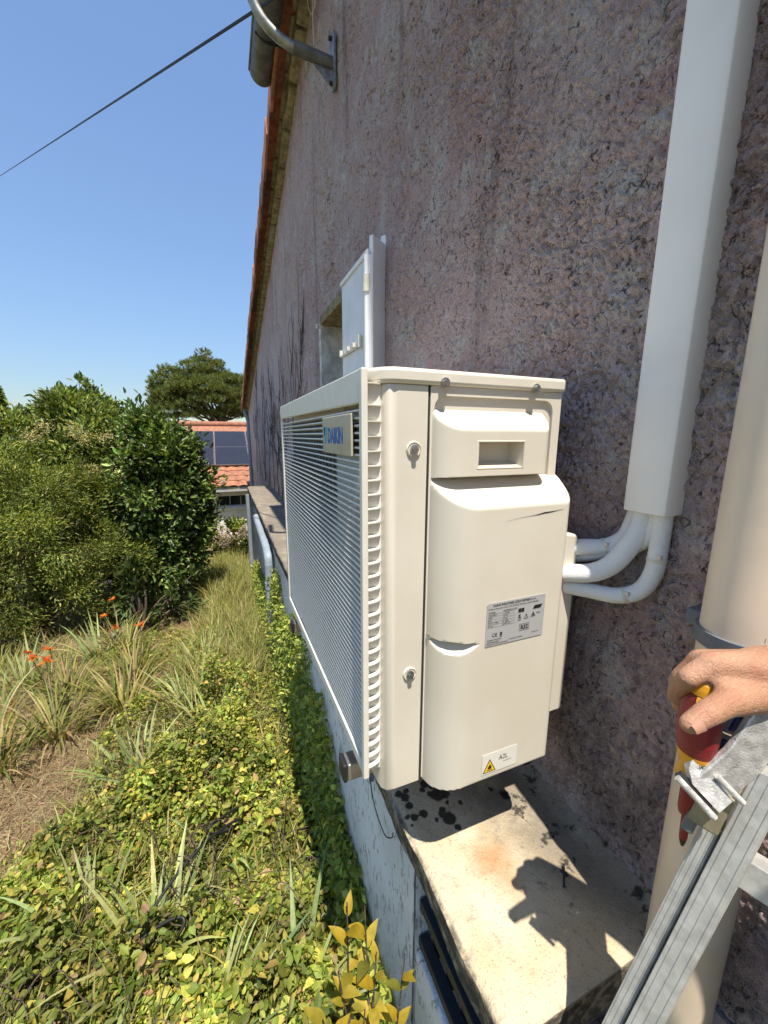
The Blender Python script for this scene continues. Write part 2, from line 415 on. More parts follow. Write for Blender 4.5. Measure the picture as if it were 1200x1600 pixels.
# ------------------------------------------------------------------ key measures (metres, camera at the origin)
XW = .70        # gable wall plane
ZL = -.868      # top of the concrete ledge
XL = .318       # front edge of the ledge
def zg(x, y):
    x = np.asarray(x, float); y = np.asarray(y, float)
    z = -1.84 - .118 * np.clip(y - 1.0, 0, 14) - .01 * np.clip(y - 15, 0, 120)
    z = z + .10 * (fbm(x * .8 + 40, y * .8 + 40, 3, 5) - .45) + .02 * (fbm(x * 7 + 80, y * 7 + 80, 3, 6) - .45)
    return z
def zv(y): return 2.62 - .23 * (y - 3.3)       # where the verge meets the wall

# ------------------------------------------------------------------ the ground
def ground():
    gx = np.unique(np.concatenate([np.linspace(-3.2, .75, 100), -3.2 - np.geomspace(.1, 500, 40), .75 + np.geomspace(.1, 500, 30)]))
    gy = np.unique(np.concatenate([np.linspace(-2, 7, 150), 7 + np.geomspace(.1, 700, 50), -2 - np.geomspace(.1, 60, 14)]))
    X, Y = np.meshgrid(gx, gy); Z = zg(X, Y); n = len(gx)
    mb = MB(); mb.v = np.stack([X, Y, Z], -1).reshape(-1, 3).tolist()
    mb.f = [(j * n + i, j * n + i + 1, (j + 1) * n + i + 1, (j + 1) * n + i) for j in range(len(gy) - 1) for i in range(n - 1)]
    mb.mi = [0] * len(mb.f)
    struct(mb.build('ground', M['ground'], smooth=60, recalc=False))
    h = MB(); k = 60
    xs = np.linspace(-2600, 1500, k); hz = 8 + 50 * fbm(xs / 500 + 9, xs * 0 + 3, 4, 2)
    for i in range(k - 1):
        h.add([(xs[i], 2200, -30), (xs[i + 1], 2200, -30), (xs[i + 1], 2300, hz[i + 1]), (xs[i], 2300, hz[i]), (xs[i], 3000, -30), (xs[i + 1], 3000, -30)], [(0, 1, 2, 3), (3, 2, 5, 4)])
    struct(h.build('hills', M['hill'], smooth=60))
ground()

# ------------------------------------------------------------------ the house: gable wall, window, verge
HOUSE = thing('house', 'tall gable wall in rough mauve-grey render with clay tile verge', 'house', (XW, 4, -1.9))
WIN = (2.15, 2.90, -.35, .775)      # y0, y1, z0, z1 of the window opening
def house():
    ys = [.10]
    while ys[-1] < 11.9: ys.append(ys[-1] + .0042 * max(1, ys[-1] / .8))
    ys = np.array(ys); ys[-1] = 11.9
    nz = 800; tz = np.linspace(0, 1, nz)
    Y, T = np.meshgrid(ys, tz); zt = zv(Y); zb = -.93; Z = zb + (np.minimum(zt, 2.95) - zb) * T
    sp = .0042 * np.maximum(1, Y / .8)
    att = lambda sc: np.clip((sc / sp - 1.0) / 1.5, 0, 1)
    warpu = .05 * fbm(Y * 9, Z * 9, 3, 8); warpv = .05 * fbm(Y * 9 + 50, Z * 9, 3, 9)
    u, v = Y + warpu, Z + warpv
    h = .014 * fbm(u * 3, v * 3, 3, 1)
    crust = np.clip((fbm(u * 4.5 + 7, v * 4.5, 3, 12) - .22) * 3.0, .35, 1)       # where the roughcast is coarse, where it is worn smooth
    g1, e1_, c1 = worley(u * 30, v * 24, 1); g2, e2_, c2 = worley(u * 72, v * 60, 2)
    gap = lambda e, w: np.clip(1 - e / w, 0, 1)
    h = h + att(.045) * crust * (.005 * c1 + .003 * np.clip(1 - g1 * 1.2, 0, 1))
    h = h - att(.045) * crust * .008 * gap(e1_, .13) * (fbm(u * 11, v * 11, 2, 21) > .34)
    h = h + att(.016) * (.25 + .75 * crust) * (.0045 * c2 + .003 * np.clip(1 - g2 * 1.2, 0, 1)) - att(.016) * .006 * gap(e2_, .22) * (.2 + .8 * crust)
    r1 = 1 - np.abs(2 * fbm(u * 13, v * 9, 4, 2) - .93)
    h = h - att(.04) * .016 * np.clip((r1 - .93) / .07, 0, 1) * np.clip((fbm(u * 2.5, v * 2.5, 2, 14) - .36) * 5, 0, 1)
    h = h + att(.012) * .0050 * (RNG.random(Y.shape) - .5) - .006
    hole = (Y > WIN[0]) & (Y < WIN[1]) & (Z > WIN[2]) & (Z < WIN[3])
    X = XW - h
    n = len(ys); idx = np.arange(n * nz).reshape(nz, n)
    q = np.stack([idx[:-1, :-1], idx[1:, :-1], idx[1:, 1:], idx[:-1, 1:]], -1)
    keep = ~(hole[:-1, :-1] | hole[1:, :-1] | hole[1:, 1:] | hole[:-1, 1:])
    q = q[keep]
    V = np.stack([X - XW, Y - 4, Z + 1.9], -1).reshape(-1, 3)
    me = bpy.data.meshes.new('gable_wall'); me.vertices.add(len(V)); me.vertices.foreach_set('co', V.ravel())
    me.loops.add(q.size); me.loops.foreach_set('vertex_index', q.ravel().astype(np.int32))
    me.polygons.add(len(q)); me.polygons.foreach_set('loop_start', np.arange(0, q.size, 4, dtype=np.int32))
    me.update(); me.validate(); me.materials.append(M['wall'])
    me.polygons.foreach_set('use_smooth', np.ones(len(q), bool))
    o = bpy.data.objects.new('gable_wall', me); COL.objects.link(o); o.parent = HOUSE; ORG[o.name] = ORG[HOUSE.name]
    # body of the house behind the rendered skin, and the wall out of the picture
    mb = MB()
    mb.prism([(-4.6, -2.2), (-4.6, 2.9), (-1.2, 3.66), (2.13, 2.86), (2.13, -2.2)], 'x', XW + .02, XW + .3)
    mb.prism([(2.92, -2.2), (2.92, 2.68), (11.88, .62), (11.88, -3.1)], 'x', XW + .02, XW + .3)
    mb.box(XW + .02, XW + .3, 2.13, 2.92, -2.2, -.37); mb.prism([(2.13, .79), (2.13, 2.86), (2.92, 2.68), (2.92, .79)], 'x', XW + .02, XW + .3)
    mb.box(XW + .3, 7.5, 11.6, 11.85, -3.1, .62); mb.box(XW + .3, 7.5, -4.6, -4.3, -2.2, 2.9)
    mb.box(XW + .022, 7.4, -4.2, 11.5, -2.6, -2.4)
    mb.build('house_shell', M['wall'], HOUSE)
    mb = MB(); mb.prism([(-4.6, -2.2), (-4.6, 2.88), (-1.2, 3.62), (.10, 3.33), (.10, -2.2)], 'x', XW - .006, XW + .018)
    mb.prism([(.11, 2.94), (.11, 3.33), (1.85, 2.94)], 'x', XW - .006, XW + .018)
    mb.box(XW - .004, XW + .018, .11, .62, -2.1, -.94)
    mb.build('plain_wall', M['wall'], HOUSE)
    # window: reveal, lintel, pane
    y0, y1, z0, z1 = WIN
    mb = MB(); d = .2
    mb.box(XW - .012, XW + d, y1 - .004, y1 + .05, z0, z1 + .01); mb.box(XW - .008, XW + d, y0 - .05, y0 + .004, z0, z1 + .01)
    mb.box(XW - .01, XW + d, y0, y1, z0 - .06, z0 + .003)
    mb.build('window_reveal', M['plaster'], HOUSE, bevel=.004)
    mb = MB(); mb.box(XW - .016, XW + d, y0, y1, z1 - .012, z1 + .05); mb.build('lintel', M['stainplaster'], HOUSE, bevel=.006)
    w = MB(); w.box(XW + d - .01, XW + d, y0, y1, z0, z1); wo = w.build('window', M['glass'], HOUSE)
    fr = MB()
    for a, b in ((y0 + .006, y0 + .055), ((y0 + y1) / 2 - .03, (y0 + y1) / 2 + .03), (y1 - .055, y1 - .006)): fr.box(XW + d - .035, XW + d - .012, a, b, z0 + .004, z1 - .014)
    fr.box(XW + d - .034, XW + d - .012, y0 + .006, y1 - .006, z1 - .07, z1 - .015)
    fr.build('frame', M['shutter'], wo, bevel=.003)
    # verge: mortar bed on the wall head, stepped tile course, tiles one by one
    sl_ = math.atan(.23); c, s_ = math.cos(sl_), math.sin(sl_); dirv = Vector((0, c, -s_)); upv = Vector((0, s_, c))
    N = 48
    for k in range(46):                    # short mortar blocks under the tiles
        ya = -4.2 + k * .35
        if ya > 11.5: break
        a = Vector((XW - .034 - .012 * random.random(), ya, zv(ya))) if ya > -1.2 else None
        if a is None: continue
        mb = MB(); L = .335
        ctr = Vector((0, ya + L / 2, zv(ya + L / 2)))
        mb.obox(Vector((XW - .018 + .006 * random.random(), ctr.y, ctr.z)) + upv * .055, (.045, 0, 0), dirv * L / 2 * 1.0, upv * .042)
        mb.obox(Vector((XW - .035, ctr.y, ctr.z)) + upv * .109, (.05, 0, 0), dirv * L / 2 * .985, upv * .010)
        for i, p in enumerate(mb.v): mb.v[i] = (p[0] + random.uniform(-.006, .006), p[1], p[2] + random.uniform(-.006, .006))
        mb.build('mortar_block', M['mortar'], HOUSE, bevel=.006)
    pieces = []
    for vi in range(4):                      # four slightly different clay verge tiles, shared by the copies
        mb = MB(); L = .40; w = .30; dr = .115 + .012 * vi
        prof = [(-.205, -dr + .018), (-.210, .018), (-.196, .034), (-.06, .044), (.02, .036), (.15, .03), (.15, .016), (.02, .020), (-.06, .026), (-.186, .014), (-.190, -dr + .018)]
        prof = [(p + random.uniform(-.003, .003), q + random.uniform(-.003, .003)) for p, q in prof]
        n = len(prof); A = [Vector((p, 0, q + .040)) for p, q in prof]; B = [Vector((p, L, q)) for p, q in prof]
        mb.ring(A, B); mb.cap(A[::-1]); mb.cap(B)
        me = mb.build('tile_source', M['tile'][vi], smooth=40); data = me.data; data.name = 'verge_tile'; bpy.data.objects.remove(me); pieces.append(data)
    y = -1.15
    while y < 11.6:
        o = bpy.data.objects.new('verge_tile', random.choice(pieces)); COL.objects.link(o); o.parent = HOUSE
        p = Vector((XW + .022 + random.uniform(-.006, .006), y, zv(y))) + upv * .125
        o.location = p - Vector(ORG[HOUSE.name]); o.rotation_euler = (-sl_ - .085 + random.uniform(-.01, .01), random.uniform(-.02, .02), random.uniform(-.02, .02))
        ORG[o.name] = ORG[HOUSE.name]; y += .318
    rf = MB()
    rf.prism([(-1.2, 3.80), (-1.2, 3.84), (11.95, .815), (11.95, .775)], 'x', XW + .12, 7.6)
    rf.prism([(-4.8, 2.98), (-4.8, 3.02), (-1.2, 3.84), (-1.2, 3.80)], 'x', XW - .1, 7.6)
    rf.build('roof', M['rooftile'], HOUSE)
house()

# dead creeper on the far part of the wall
def creeper():
    r = random.Random(5); mb = MB()
    def grow(y, z, ang, L, rr, depth):
        p = [(y, z)]
        n = int(L / .06)
        for i in range(n):
            ang += r.uniform(-.35, .35); y += math.cos(ang) * .06; z += math.sin(ang) * .06
            if z > zv(y) - .12 or z < ZL + .01 or y < 3.4: break
            p.append((y, z))
            if depth < 3 and r.random() < .22: grow(y, z, ang + r.choice((-1, 1)) * r.uniform(.4, 1.0), L * r.uniform(.35, .65), rr * .65, depth + 1)
        if len(p) > 2:
            mb.tube([(XW - .012 - rr, a, b) for a, b in p], [rr * (1 - .6 * i / len(p)) for i in range(len(p))], 4, False)
    for y in (4.6, 5.0, 5.3, 5.7, 6.2, 6.9, 7.6, 8.6, 9.6): grow(y, ZL + .02, 1.57 + r.uniform(-.25, .25), r.uniform(1.3, 2.4), .006, 0)
    tag(mb.build('dead_creeper', M['vine']), 'leafless dark creeper stems spreading over the far end of the gable wall', 'creeper')
creeper()

# ------------------------------------------------------------------ ledge and low white wall
def ledge():
    ys = [.305]
    while ys[-1] < 7.0: ys.append(ys[-1] + .008 * max(1, ys[-1] / .6))
    ys = np.array(ys); xs = np.linspace(XL, XW - .004, 64)
    X, Y = np.meshgrid(xs, ys)
    Z = ZL - .004 + .006 * fbm(X * 9, Y * 9, 4, 3) - .0025 * (fbm(X * 90, Y * 90, 2, 5) > .62)
    ed = np.clip(1 - (X - XL) / .02, 0, 1); ed2 = np.clip(1 - (Y - .305) / .02, 0, 1)
    rough = .018 * fbm(Y * 14, X * 14, 4, 7)
    Z = Z - ed * (.004 + .6 * rough) - ed2 * (.003 + .5 * rough)
    Z = Z + .022 * np.clip((X - (XW - .05)) / .05, 0, 1) ** 2            # mortar fillet at the wall foot
    X = X + ed * (rough - .006)
    nx, ny = len(xs), len(ys)
    mb = MB(); mb.v = np.stack([X, Y, Z], -1).reshape(-1, 3).tolist()
    mb.f = [(j * nx + i, j * nx + i + 1, (j + 1) * nx + i + 1, (j + 1) * nx + i) for j in range(ny - 1) for i in range(nx - 1)]
    mb.mi = [0] * len(mb.f)
    # front face, five rows down
    rows = 7
    base = len(mb.v); j = np.arange(ny)
    for r in range(1, rows + 1):
        t = r / rows; xf = X[:, 0] + .012 * fbm(ys * 16, ys * 0 + r * 1.7, 3, 9) - .008 + .012 * t; zf = Z[:, 0] - .075 * t
        mb.v += np.stack([xf, ys, zf], -1).tolist()
    for r in range(rows):
        up = (lambda k: k * nx) if r == 0 else (lambda k, r=r: base + (r - 1) * ny + k)
        dn = lambda k, r=r: base + r * ny + k
        for k in range(ny - 1): mb.f.append((up(k), up(k + 1), dn(k + 1), dn(k))); mb.mi.append(0)
    b2 = len(mb.v)
    for r in range(1, 5):
        t = r / 4; zf = Z[0, :] - .075 * t; yf = Y[0, :] + .010 * fbm(xs * 16, xs * 0 + r, 3, 4) - .005
        mb.v += np.stack([X[0, :], yf, zf], -1).tolist()
    for r in range(4):
        up = (lambda k: k) if r == 0 else (lambda k, r=r: b2 + (r - 1) * nx + k)
        dn = lambda k, r=r: b2 + r * nx + k
        for k in range(nx - 1): mb.f.append((up(k), dn(k), dn(k + 1), up(k + 1))); mb.mi.append(0)
    mb.add([(XL + .012, .31, ZL - .085), (XW, .31, ZL - .085), (XW, 7, ZL - .085), (XL + .012, 7, ZL - .085)], [(0, 3, 2, 1)])
    mb.add([(XL, 7, ZL - .085), (XW, 7, ZL - .085), (XW, 7, ZL), (XL, 7, ZL)], [(0, 1, 2, 3)])
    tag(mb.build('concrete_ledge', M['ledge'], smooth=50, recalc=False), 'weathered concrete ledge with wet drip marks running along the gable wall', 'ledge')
    w = MB()
    ys = np.linspace(.65, 6.95, 200); zs = np.linspace(-2.75, ZL - .083, 60)
    Y, Z = np.meshgrid(ys, zs); Xf = .352 - .008 * fbm(Y * 10, Z * 7, 4, 2) - .004 * fbm(Y * 40, Z * 22, 2, 3)
    n = len(ys); w.v = np.stack([Xf, Y, Z], -1).reshape(-1, 3).tolist()
    w.f = [(j * n + i, (j + 1) * n + i, (j + 1) * n + i + 1, j * n + i + 1) for j in range(59) for i in range(n - 1)]; w.mi = [0] * len(w.f)
    w.box(.353, .46, .648, 6.95, -2.75, ZL - .088); w.box(.46, XW - .01, .66, .75, -2.75, ZL - .088)
    tag(w.build('low_wall', M['white_wall'], smooth=50, recalc=False), 'low wall in flaking white paint under the concrete ledge', 'wall')
    # window bars in the opening below the near end of the ledge
    g = thing('window_bars', 'dark iron bars closing the opening under the near end of the ledge', 'bars', (.40, .48, -1.25))
    for k, y in enumerate((.615, .555, .495, .435, .375, .315)):
        b = MB(); b.bar((.395, y, -1.24), (.395, y, ZL - .09), .016, .016, (1, 0, 0)); b.build('bar', M['iron'], g, bevel=.002)
    b = MB(); b.bar((.372, .645, -1.10), (.372, .25, -1.10), .026, .026); b.build('rail', M['iron'], g, bevel=.002)
    b = MB(); b.bar((.372, .645, -1.215), (.372, .25, -1.215), .026, .026); b.build('rail', M['iron'], g, bevel=.002)
    s = MB(); s.box(.352, .47, .20, .646, -1.60, -1.245); tag(s.build('window_sill', M['white_wall'], bevel=.006), 'white painted sill below the dark iron bars', 'sill')
    c = MB(); c.box(.337, .352, .925, .955, -1.02, -.985); co = c.build('cable_clip', M['clamp'], bevel=.003)
    tag(co, 'small grey clip with thin wire on the white wall below the unit', 'clip')
    c = MB(); c.tube(bez([(.335, .93, -1.0), (.325, .86, -1.03), (.33, .80, -1.06), (.335, .76, -1.03), (.33, .74, -.99)], 16), .0016, 5); c.build('wire', M['wire'], co)
    t = MB(); t.tube([(.556, .425, ZL + .004), (.588, .455, ZL + .0045)], .002, 6); tag(t.build('nail', M['iron']), 'small rusty nail lying on the ledge near the wall', 'nail')
ledge()

# ------------------------------------------------------------------ the heat pump outdoor unit
U0 = (.40, 1.0, -.66)
UNIT = thing('outdoor_unit', 'ivory outdoor heat pump unit with slatted front grille on brackets above the ledge', 'heat pump', U0)
YN = .566
def unit():
    lid = MB(); lid.prism([(.246, .560), (.588, .560), (.588, 1.462), (.206, 1.462), (.206, .600), (.228, .570)], 'z', .079, .103)
    lo = lid.build('lid', M['unit'], UNIT, smooth=40, bevel=.006, seg=3)
    for x in (.331, .515):
        b = MB(); b.tube([(x, .5605, .083), (x, .556, .083)], .008, 14); b.tube([(x, .556, .083), (x, .5515, .083)], .0052, 6)
        b.build('screw', M['bolt'], lo, smooth=30)
    # cabinet shell with an opening for the fan
    c = MB()
    c.box(.240, .584, 1.440, 1.455, -.648, .078); c.box(.570, .584, .585, 1.44, -.648, .078); c.box(.240, .570, .585, 1.44, -.652, -.640)
    c.box(.240, .57, .585, .80, -.640, .078); c.box(.236, .25, .80, 1.44, -.640, -.605); c.box(.236, .25, .80, 1.44, .045, .078); c.box(.236, .25, 1.40, 1.44, -.605, .045)
    c.build('cabinet', M['unit'], UNIT, bevel=.002)
    c = MB(); c.box(.545, .560, .80, 1.44, -.64, .078); co = c.build('coil', M['coil'], UNIT)
    f = MB()
    cy, cz = 1.10, -.285
    f.tube([(.30, cy, cz), (.40, cy, cz)], [.055, .065], 20)
    for k in range(3):
        a0 = k * 2.094
        A = []; B = []
        for i in range(9):
            r = .06 + .24 * i / 8
            w = .35 + .35 * math.sin(i / 8 * 2.4)
            for lst, aa, xx in ((A, a0 - w, .30 + .01), (B, a0 + w, .40)): lst.append((xx, cy + r * math.cos(aa), cz + r * math.sin(aa)))
        f.add(A + B, [(i, i + 1, 9 + i + 1, 9 + i) for i in range(8)])
        f.add([(p[0] + .004, p[1], p[2]) for p in A + B], [(i, 9 + i, 9 + i + 1, i + 1) for i in range(8)])
    f.build('fan', M['coil'], UNIT, smooth=40)
    g = MB()
    for y in np.arange(.83, 1.44, .034): g.box(.2255, .2315, y - .0028, y + .0028, -.60, .04)
    g.build('guard', M['guard'], UNIT)
    # corner post
    p = MB(); p.prism([(.306, .566), (.254, .566), (.240, .5685), (.232, .577), (.2295, .592), (.2285, .64), (.306, .64)], 'z', -.657, .0785)
    po = p.build('corner_post', M['unit'], UNIT, smooth=40, bevel=.0015)
    e = MB(); e.prism([(.2305, .602), (.2235, .596), (.2215, .589), (.2215, .625), (.2305, .625)], 'z', -.612, .026)
    e.build('edge_strip', M['unit'], po, smooth=40, bevel=.001)
    for z in (-.021, -.420):
        d = MB(); n = 22
        C = [(.281 + .0135 * math.cos(a), z + .0135 * math.sin(a)) for a in [2 * math.pi * i / n for i in range(n)]]
        C2 = [(.281 + .0115 * math.cos(a), z + .0115 * math.sin(a)) for a in [2 * math.pi * i / n for i in range(n)]]
        d.ring([(x, .5655, zz) for x, zz in C], [(x, .5625, zz) for x, zz in C2]); d.cap([(x, .5640, zz) for x, zz in C2][::-1])
        d.ring([(x, .5625, zz) for x, zz in C2], [(x, .5640, zz) for x, zz in C2])
        do = d.build('screw_dish', M['unit'], po, smooth=40)
        b = MB(); b.tube([(.281, .565, z), (.281, .5605, z)], .0072, 16); b.tube([(.281, .5605, z), (.281, .5555, z)], .0046, 6)
        b.build('screw', M['bolt'], po, smooth=30)
    # side panel: raised rim round a recessed field
    s = MB(); k = 6
    outer = rrect(.3105, .5845, -.652, .0785, .003, k); inner = rrect(.3175, .566, -.62, .064, .020, k)
    s.ring([(x, .5665, z) for x, z in outer], [(x, .5665, z) for x, z in inner]); s.ring([(x, .5665, z) for x, z in inner], [(x, .5725, z) for x, z in inner]); s.cap([(x, .5725, z) for x, z in inner][::-1])
    s.ring([(x, .5665, z) for x, z in outer], [(x, .60, z) for x, z in outer])
    s.build('side_panel', M['unit'], UNIT, smooth=35)
    gp = MB(); gp.box(.3062, .3103, .5685, .60, -.652, .0785); gp.build('seam', M['darkgap'], UNIT)
    # moulded covers as height fields
    def field(name, x0, x1, z0, z1, nx, nz, fn, y_back, parent=UNIT, hole=None):
        xs = np.linspace(x0, x1, nx); zs = np.linspace(z0, z1, nz); X, Z = np.meshgrid(xs, zs); D = fn(X, Z)
        mb = MB(); mb.v = np.stack([X, y_back - D, Z], -1).reshape(-1, 3).tolist()
        for j in range(nz - 1):
            for i in range(nx - 1):
                if hole:
                    cx = (xs[i] + xs[i + 1]) / 2; cz = (zs[j] + zs[j + 1]) / 2
                    if hole[0] < cx < hole[1] and hole[2] < cz < hole[3]: continue
                mb.f.append((j * nx + i, j * nx + i + 1, (j + 1) * nx + i + 1, (j + 1) * nx + i))
        mb.mi = [0] * len(mb.f)
        return mb.build(name, M['unit'], parent, smooth=32, recalc=False)
    ell = lambda t: np.sqrt(np.clip(1 - (1 - np.clip(t, 0, 1)) ** 2, 0, 1))
    def smin(a, b, k): 
        h = np.clip(.5 + .5 * (b - a) / k, 0, 1); return b * (1 - h) + a * h - k * h * (1 - h)
    def hfn(X, Z):
        d = .036
        l = d * ell((X - .3135) / .045); r = d * ell((.548 - X) / .024); t = (.0425 - Z) * 1.12; b = (Z + .0695) * 9
        return np.clip(smin(np.minimum(np.minimum(l, r), d), np.minimum(t, b), .003), -.004, d)
    hx = (.3855, .4775, -.0515, -.0095)
    ho = field('handle_cover', .312, .550, -.0705, .0435, 120, 76, hfn, .5725, hole=hx)
    y1 = .5725 - .036
    h = MB()
    A = [(hx[0] - .001, y1 - .0008, hx[2] - .001), (hx[1] + .001, y1 - .0008, hx[2] - .001), (hx[1] + .001, y1 - .0008, hx[3] + .001), (hx[0] - .001, y1 - .0008, hx[3] + .001)]
    A0 = [(hx[0] - .005, y1 + .0003, hx[2] - .004), (hx[1] + .005, y1 + .0003, hx[2] - .004), (hx[1] + .005, y1 + .0003, hx[3] + .004), (hx[0] - .005, y1 + .0003, hx[3] + .004)]
    B = [(hx[0] + .004, .588, hx[2] + .012), (hx[1] - .003, .588, hx[2] + .012), (hx[1] - .003, .588, hx[3] - .001), (hx[0] + .004, .588, hx[3] - .001)]
    h.ring(A0, A); h.ring(A, B); h.cap(B)
    h.build('grip_recess', M['unit'], ho)
    def cfn(X, Z):
        d = .062
        l = d * ell((X - .3135) / .064); r = d * ell((.589 - X) / .030); t = (-.0705 - Z) * 1.45; b = d * ell((Z + .6555) / .016)
        base = smin(np.minimum(l, r), t, .006); base = np.minimum(base, np.where(Z < -.60, np.maximum(b, .0), d))
        # scoop that frees the screw on the left edge
        zc = -.357; u = (X - .312) / .085
        lim = np.where(Z > zc + .004, .006 + d * 1.05 * np.clip(u, 0, 2) ** 1.3 + (Z - zc - .004) * 6.5, .006 + d * 1.05 * np.clip(u, 0, 2) ** 1.3 + (zc + .004 - Z) * 1.5)
        base = np.minimum(base, lim)
        # a hand-sized dent below the upper edge
        return np.clip(base, -.003, d)
    cvo = field('pipe_cover', .3125, .5895, -.6560, -.0705, 150, 230, cfn, .570)
    b = MB(); b.tube([(.3165, .563, -.3505), (.3165, .5565, -.3505)], .0045, 8); b.build('screw', M['bolt'], UNIT, smooth=30)
    yf = .570 - .062
    # split in the moulding under the upper edge
    r = MB()
    pts = [(.425, -.1395), (.452, -.1355), (.475, -.1335), (.492, -.1325), (.508, -.1300), (.522, -.1293), (.537, -.1278), (.553, -.1262)]
    wd = [.0001, .0002, .0003, .0006, .0012, .0009, .0005, .0002]
    A = [(x, yf - .0006, z + w) for (x, z), w in zip(pts, wd)]; B = [(x, yf - .0006, z - w) for (x, z), w in zip(pts, wd)]
    r.ring(A, B, close=False); r.build('split', M['darkgap'], cvo)
    # terminal cover behind
    t = MB(); t.prism([(.560, -.566), (.616, -.566), (.6235, -.560), (.6235, -.193), (.616, -.184), (.560, -.176)], 'y', .530, .650)
    t.build('terminal_cover', M['unit'], UNIT, bevel=.005, seg=3, smooth=40)
    # labels
    lx0, lx1, lz0, lz1 = .398, .5265, -.3625, -.2815
    lb = MB(); lb.prism(rrect(lx0, lx1, lz0, lz1, .003, 4), 'y', yf - .0012, yf - .0006)
    lb.build('rating_label', plain('silver_foil_label', (.50, .50, .50), .45, .25, var=.03), UNIT)
    lab = bpy.data.objects['rating_label']
    tx = MB(); yt = yf - .0016; ux, uz = (1, 0, 0), (0, 0, 1)
    def T(s, x, z, size, bold=0.0, sx=1.0, al='LEFT'): put_text(tx, s, size, (x, yt, z), ux, uz, bold, sx, al)
    T('DAIKIN INDUSTRIES CZECH REPUBLIC s.r.o.', .4105, -.2885, .0058, .00010, .84)
    T('U Nové Hospody 1155/1, 301 00 Plzeň Skvrňany, Czech Republic', .4005, -.2940, .0048, 0, .86)
    rows = [('MODEL', '4MXM80A2V1B9'), ('220-240 V', '~ 50 Hz'), ('IP24', '15.9 A'), ('R32', '2.4 kg'), ('PS 4.17 MPa', '61 dBA'), ('67 kg', 'GWP 675')]
    for i, (a, b_) in enumerate(rows):
        z = -.3005 - i * .0050
        T(a, .4015, z, .0044); T(b_, .432, z, .0044)
        tx.box(.4005, .459, yt - .0001, yt, z - .0013, z - .00105)
    T('CE', .411, -.3455, .0095, .0001); T('A2L', .5075, -.3175, .0058)
    T('R32', .4735, -.3420, .0105, .0004)
    for x0, x1, z0, z1 in ((.4705, .4925, -.3445, -.3440), (.4705, .4925, -.3325, -.3320), (.4705, .4711, -.3445, -.3320), (.4919, .4925, -.3445, -.3320)): tx.box(x0, x1, yt - .0001, yt, z0, z1)
    T('Contains fluorinated', .4008, -.3520, .0038, .00005); T('greenhouse gases', .4008, -.3560, .0038, .00005)
    T('MADE IN CZECH REPUBLIC', .4008, -.3603, .0038); T('MANUFACTURED', .4500, -.3575, .0036); T('3P619305-2', .5000, -.3535, .0034)
    def tri(x, z, s):
        P_ = [Vector((x, yt, z)), Vector((x + s, yt, z)), Vector((x + s / 2, yt, z + s * .88))]; c_ = (P_[0] + P_[1] + P_[2]) / 3
        tx.ring(P_, [c_ + (q - c_) * .78 for q in P_])
    tri(.4785, -.3230, .0115); tri(.4945, -.3215, .0115)
    tx.box(.4838, .4847, yt - .0001, yt, -.3200, -.3163); tx.box(.4838, .4847, yt - .0001, yt, -.3217, -.3208)
    tx.prism([(.4985, -.3197), (.5020, -.3197), (.5024, -.3175), (.5003, -.3150), (.4982, -.3172)], 'y', yt - .0001, yt)
    for x0, x1, z0, z1 in ((.4665, .4725, -.3180, -.3174), (.4665, .4725, -.3135, -.3129)): tx.box(x0, x1, yt - .0001, yt, z0, z1)
    tx.prism([(.4670, -.3136), (.4720, -.3136), (.4695, -.3155)], 'y', yt - .0001, yt); tx.prism([(.4670, -.3174), (.4720, -.3174), (.4695, -.3155)], 'y', yt - .0001, yt)
    for x0, x1, z0, z1 in ((.4665, .4725, -.3240, -.3234), (.4665, .4725, -.3195, -.3189), (.4665, .4671, -.3240, -.3189), (.4719, .4725, -.3240, -.3189), (.4692, .4698, -.3232, -.3205)): tx.box(x0, x1, yt - .0001, yt, z0, z1)
    for x in (.4660, .4728): tx.box(x, x + .0062, yt - .0001, yt, -.3085, -.3010)
    tx.prism([(.4985, -.3070), (.5165, -.3070), (.5205, -.3000), (.5025, -.3000)], 'y', yt - .0001, yt)
    # bin symbol
    tx.prism([(.4288, -.3450), (.4322, -.3450), (.4330, -.3390), (.4280, -.3390)], 'y', yt - .0001, yt); tx.box(.4275, .4335, yt - .0001, yt, -.3470, -.3462)
    tx.build('lettering', M['black'], lab, recalc=False)
    wl0 = MB(); wl0.prism(rrect(.4075, .4885, -.6305, -.5865, .001, 2), 'y', yf - .0010, yf - .0006)
    wo = wl0.build('warning_label', plain('clear_label', (.72, .69, .62), .35, var=.03), UNIT)
    a = MB(); P_ = [(.4100, -.6270), (.4395, -.6270), (.42475, -.5985)]
    a.prism(P_, 'y', yf - .0014, yf - .0010, 0)
    c_ = ((.4100 + .4395 + .42475) / 3, (-.6270 * 2 - .5985) / 3)
    a.prism([(c_[0] + (x - c_[0]) * .80, c_[1] + (z - c_[1]) * .80) for x, z in P_], 'y', yf - .0018, yf - .0014, 1)
    a.prism([(.4215, -.6195), (.4280, -.6195), (.4295, -.6165), (.4283, -.6135), (.4272, -.6150), (.4262, -.6105), (.4245, -.6082), (.4240, -.6115), (.4222, -.6138), (.4215, -.6160), (.4205, -.6150), (.4203, -.6178)], 'y', yf - .0021, yf - .0018, 0)
    a.box(.4190, .4305, yf - .0021, yf - .0018, -.6225, -.6212)
    a.build('flame_sign', [M['black'], plain('warning_yellow', (.85, .52, .02), .4, var=.03)], wo)
    tx2 = MB(); put_text(tx2, 'A2L', .0150, (.4455, yf - .0014, -.6080), ux, uz, 0, .86); put_text(tx2, '3P619304-1B', .0036, (.4560, yf - .0014, -.6150), ux, uz)
    tx2.build('lettering', M['black'], wo, recalc=False)
    # front grille
    G = MB()
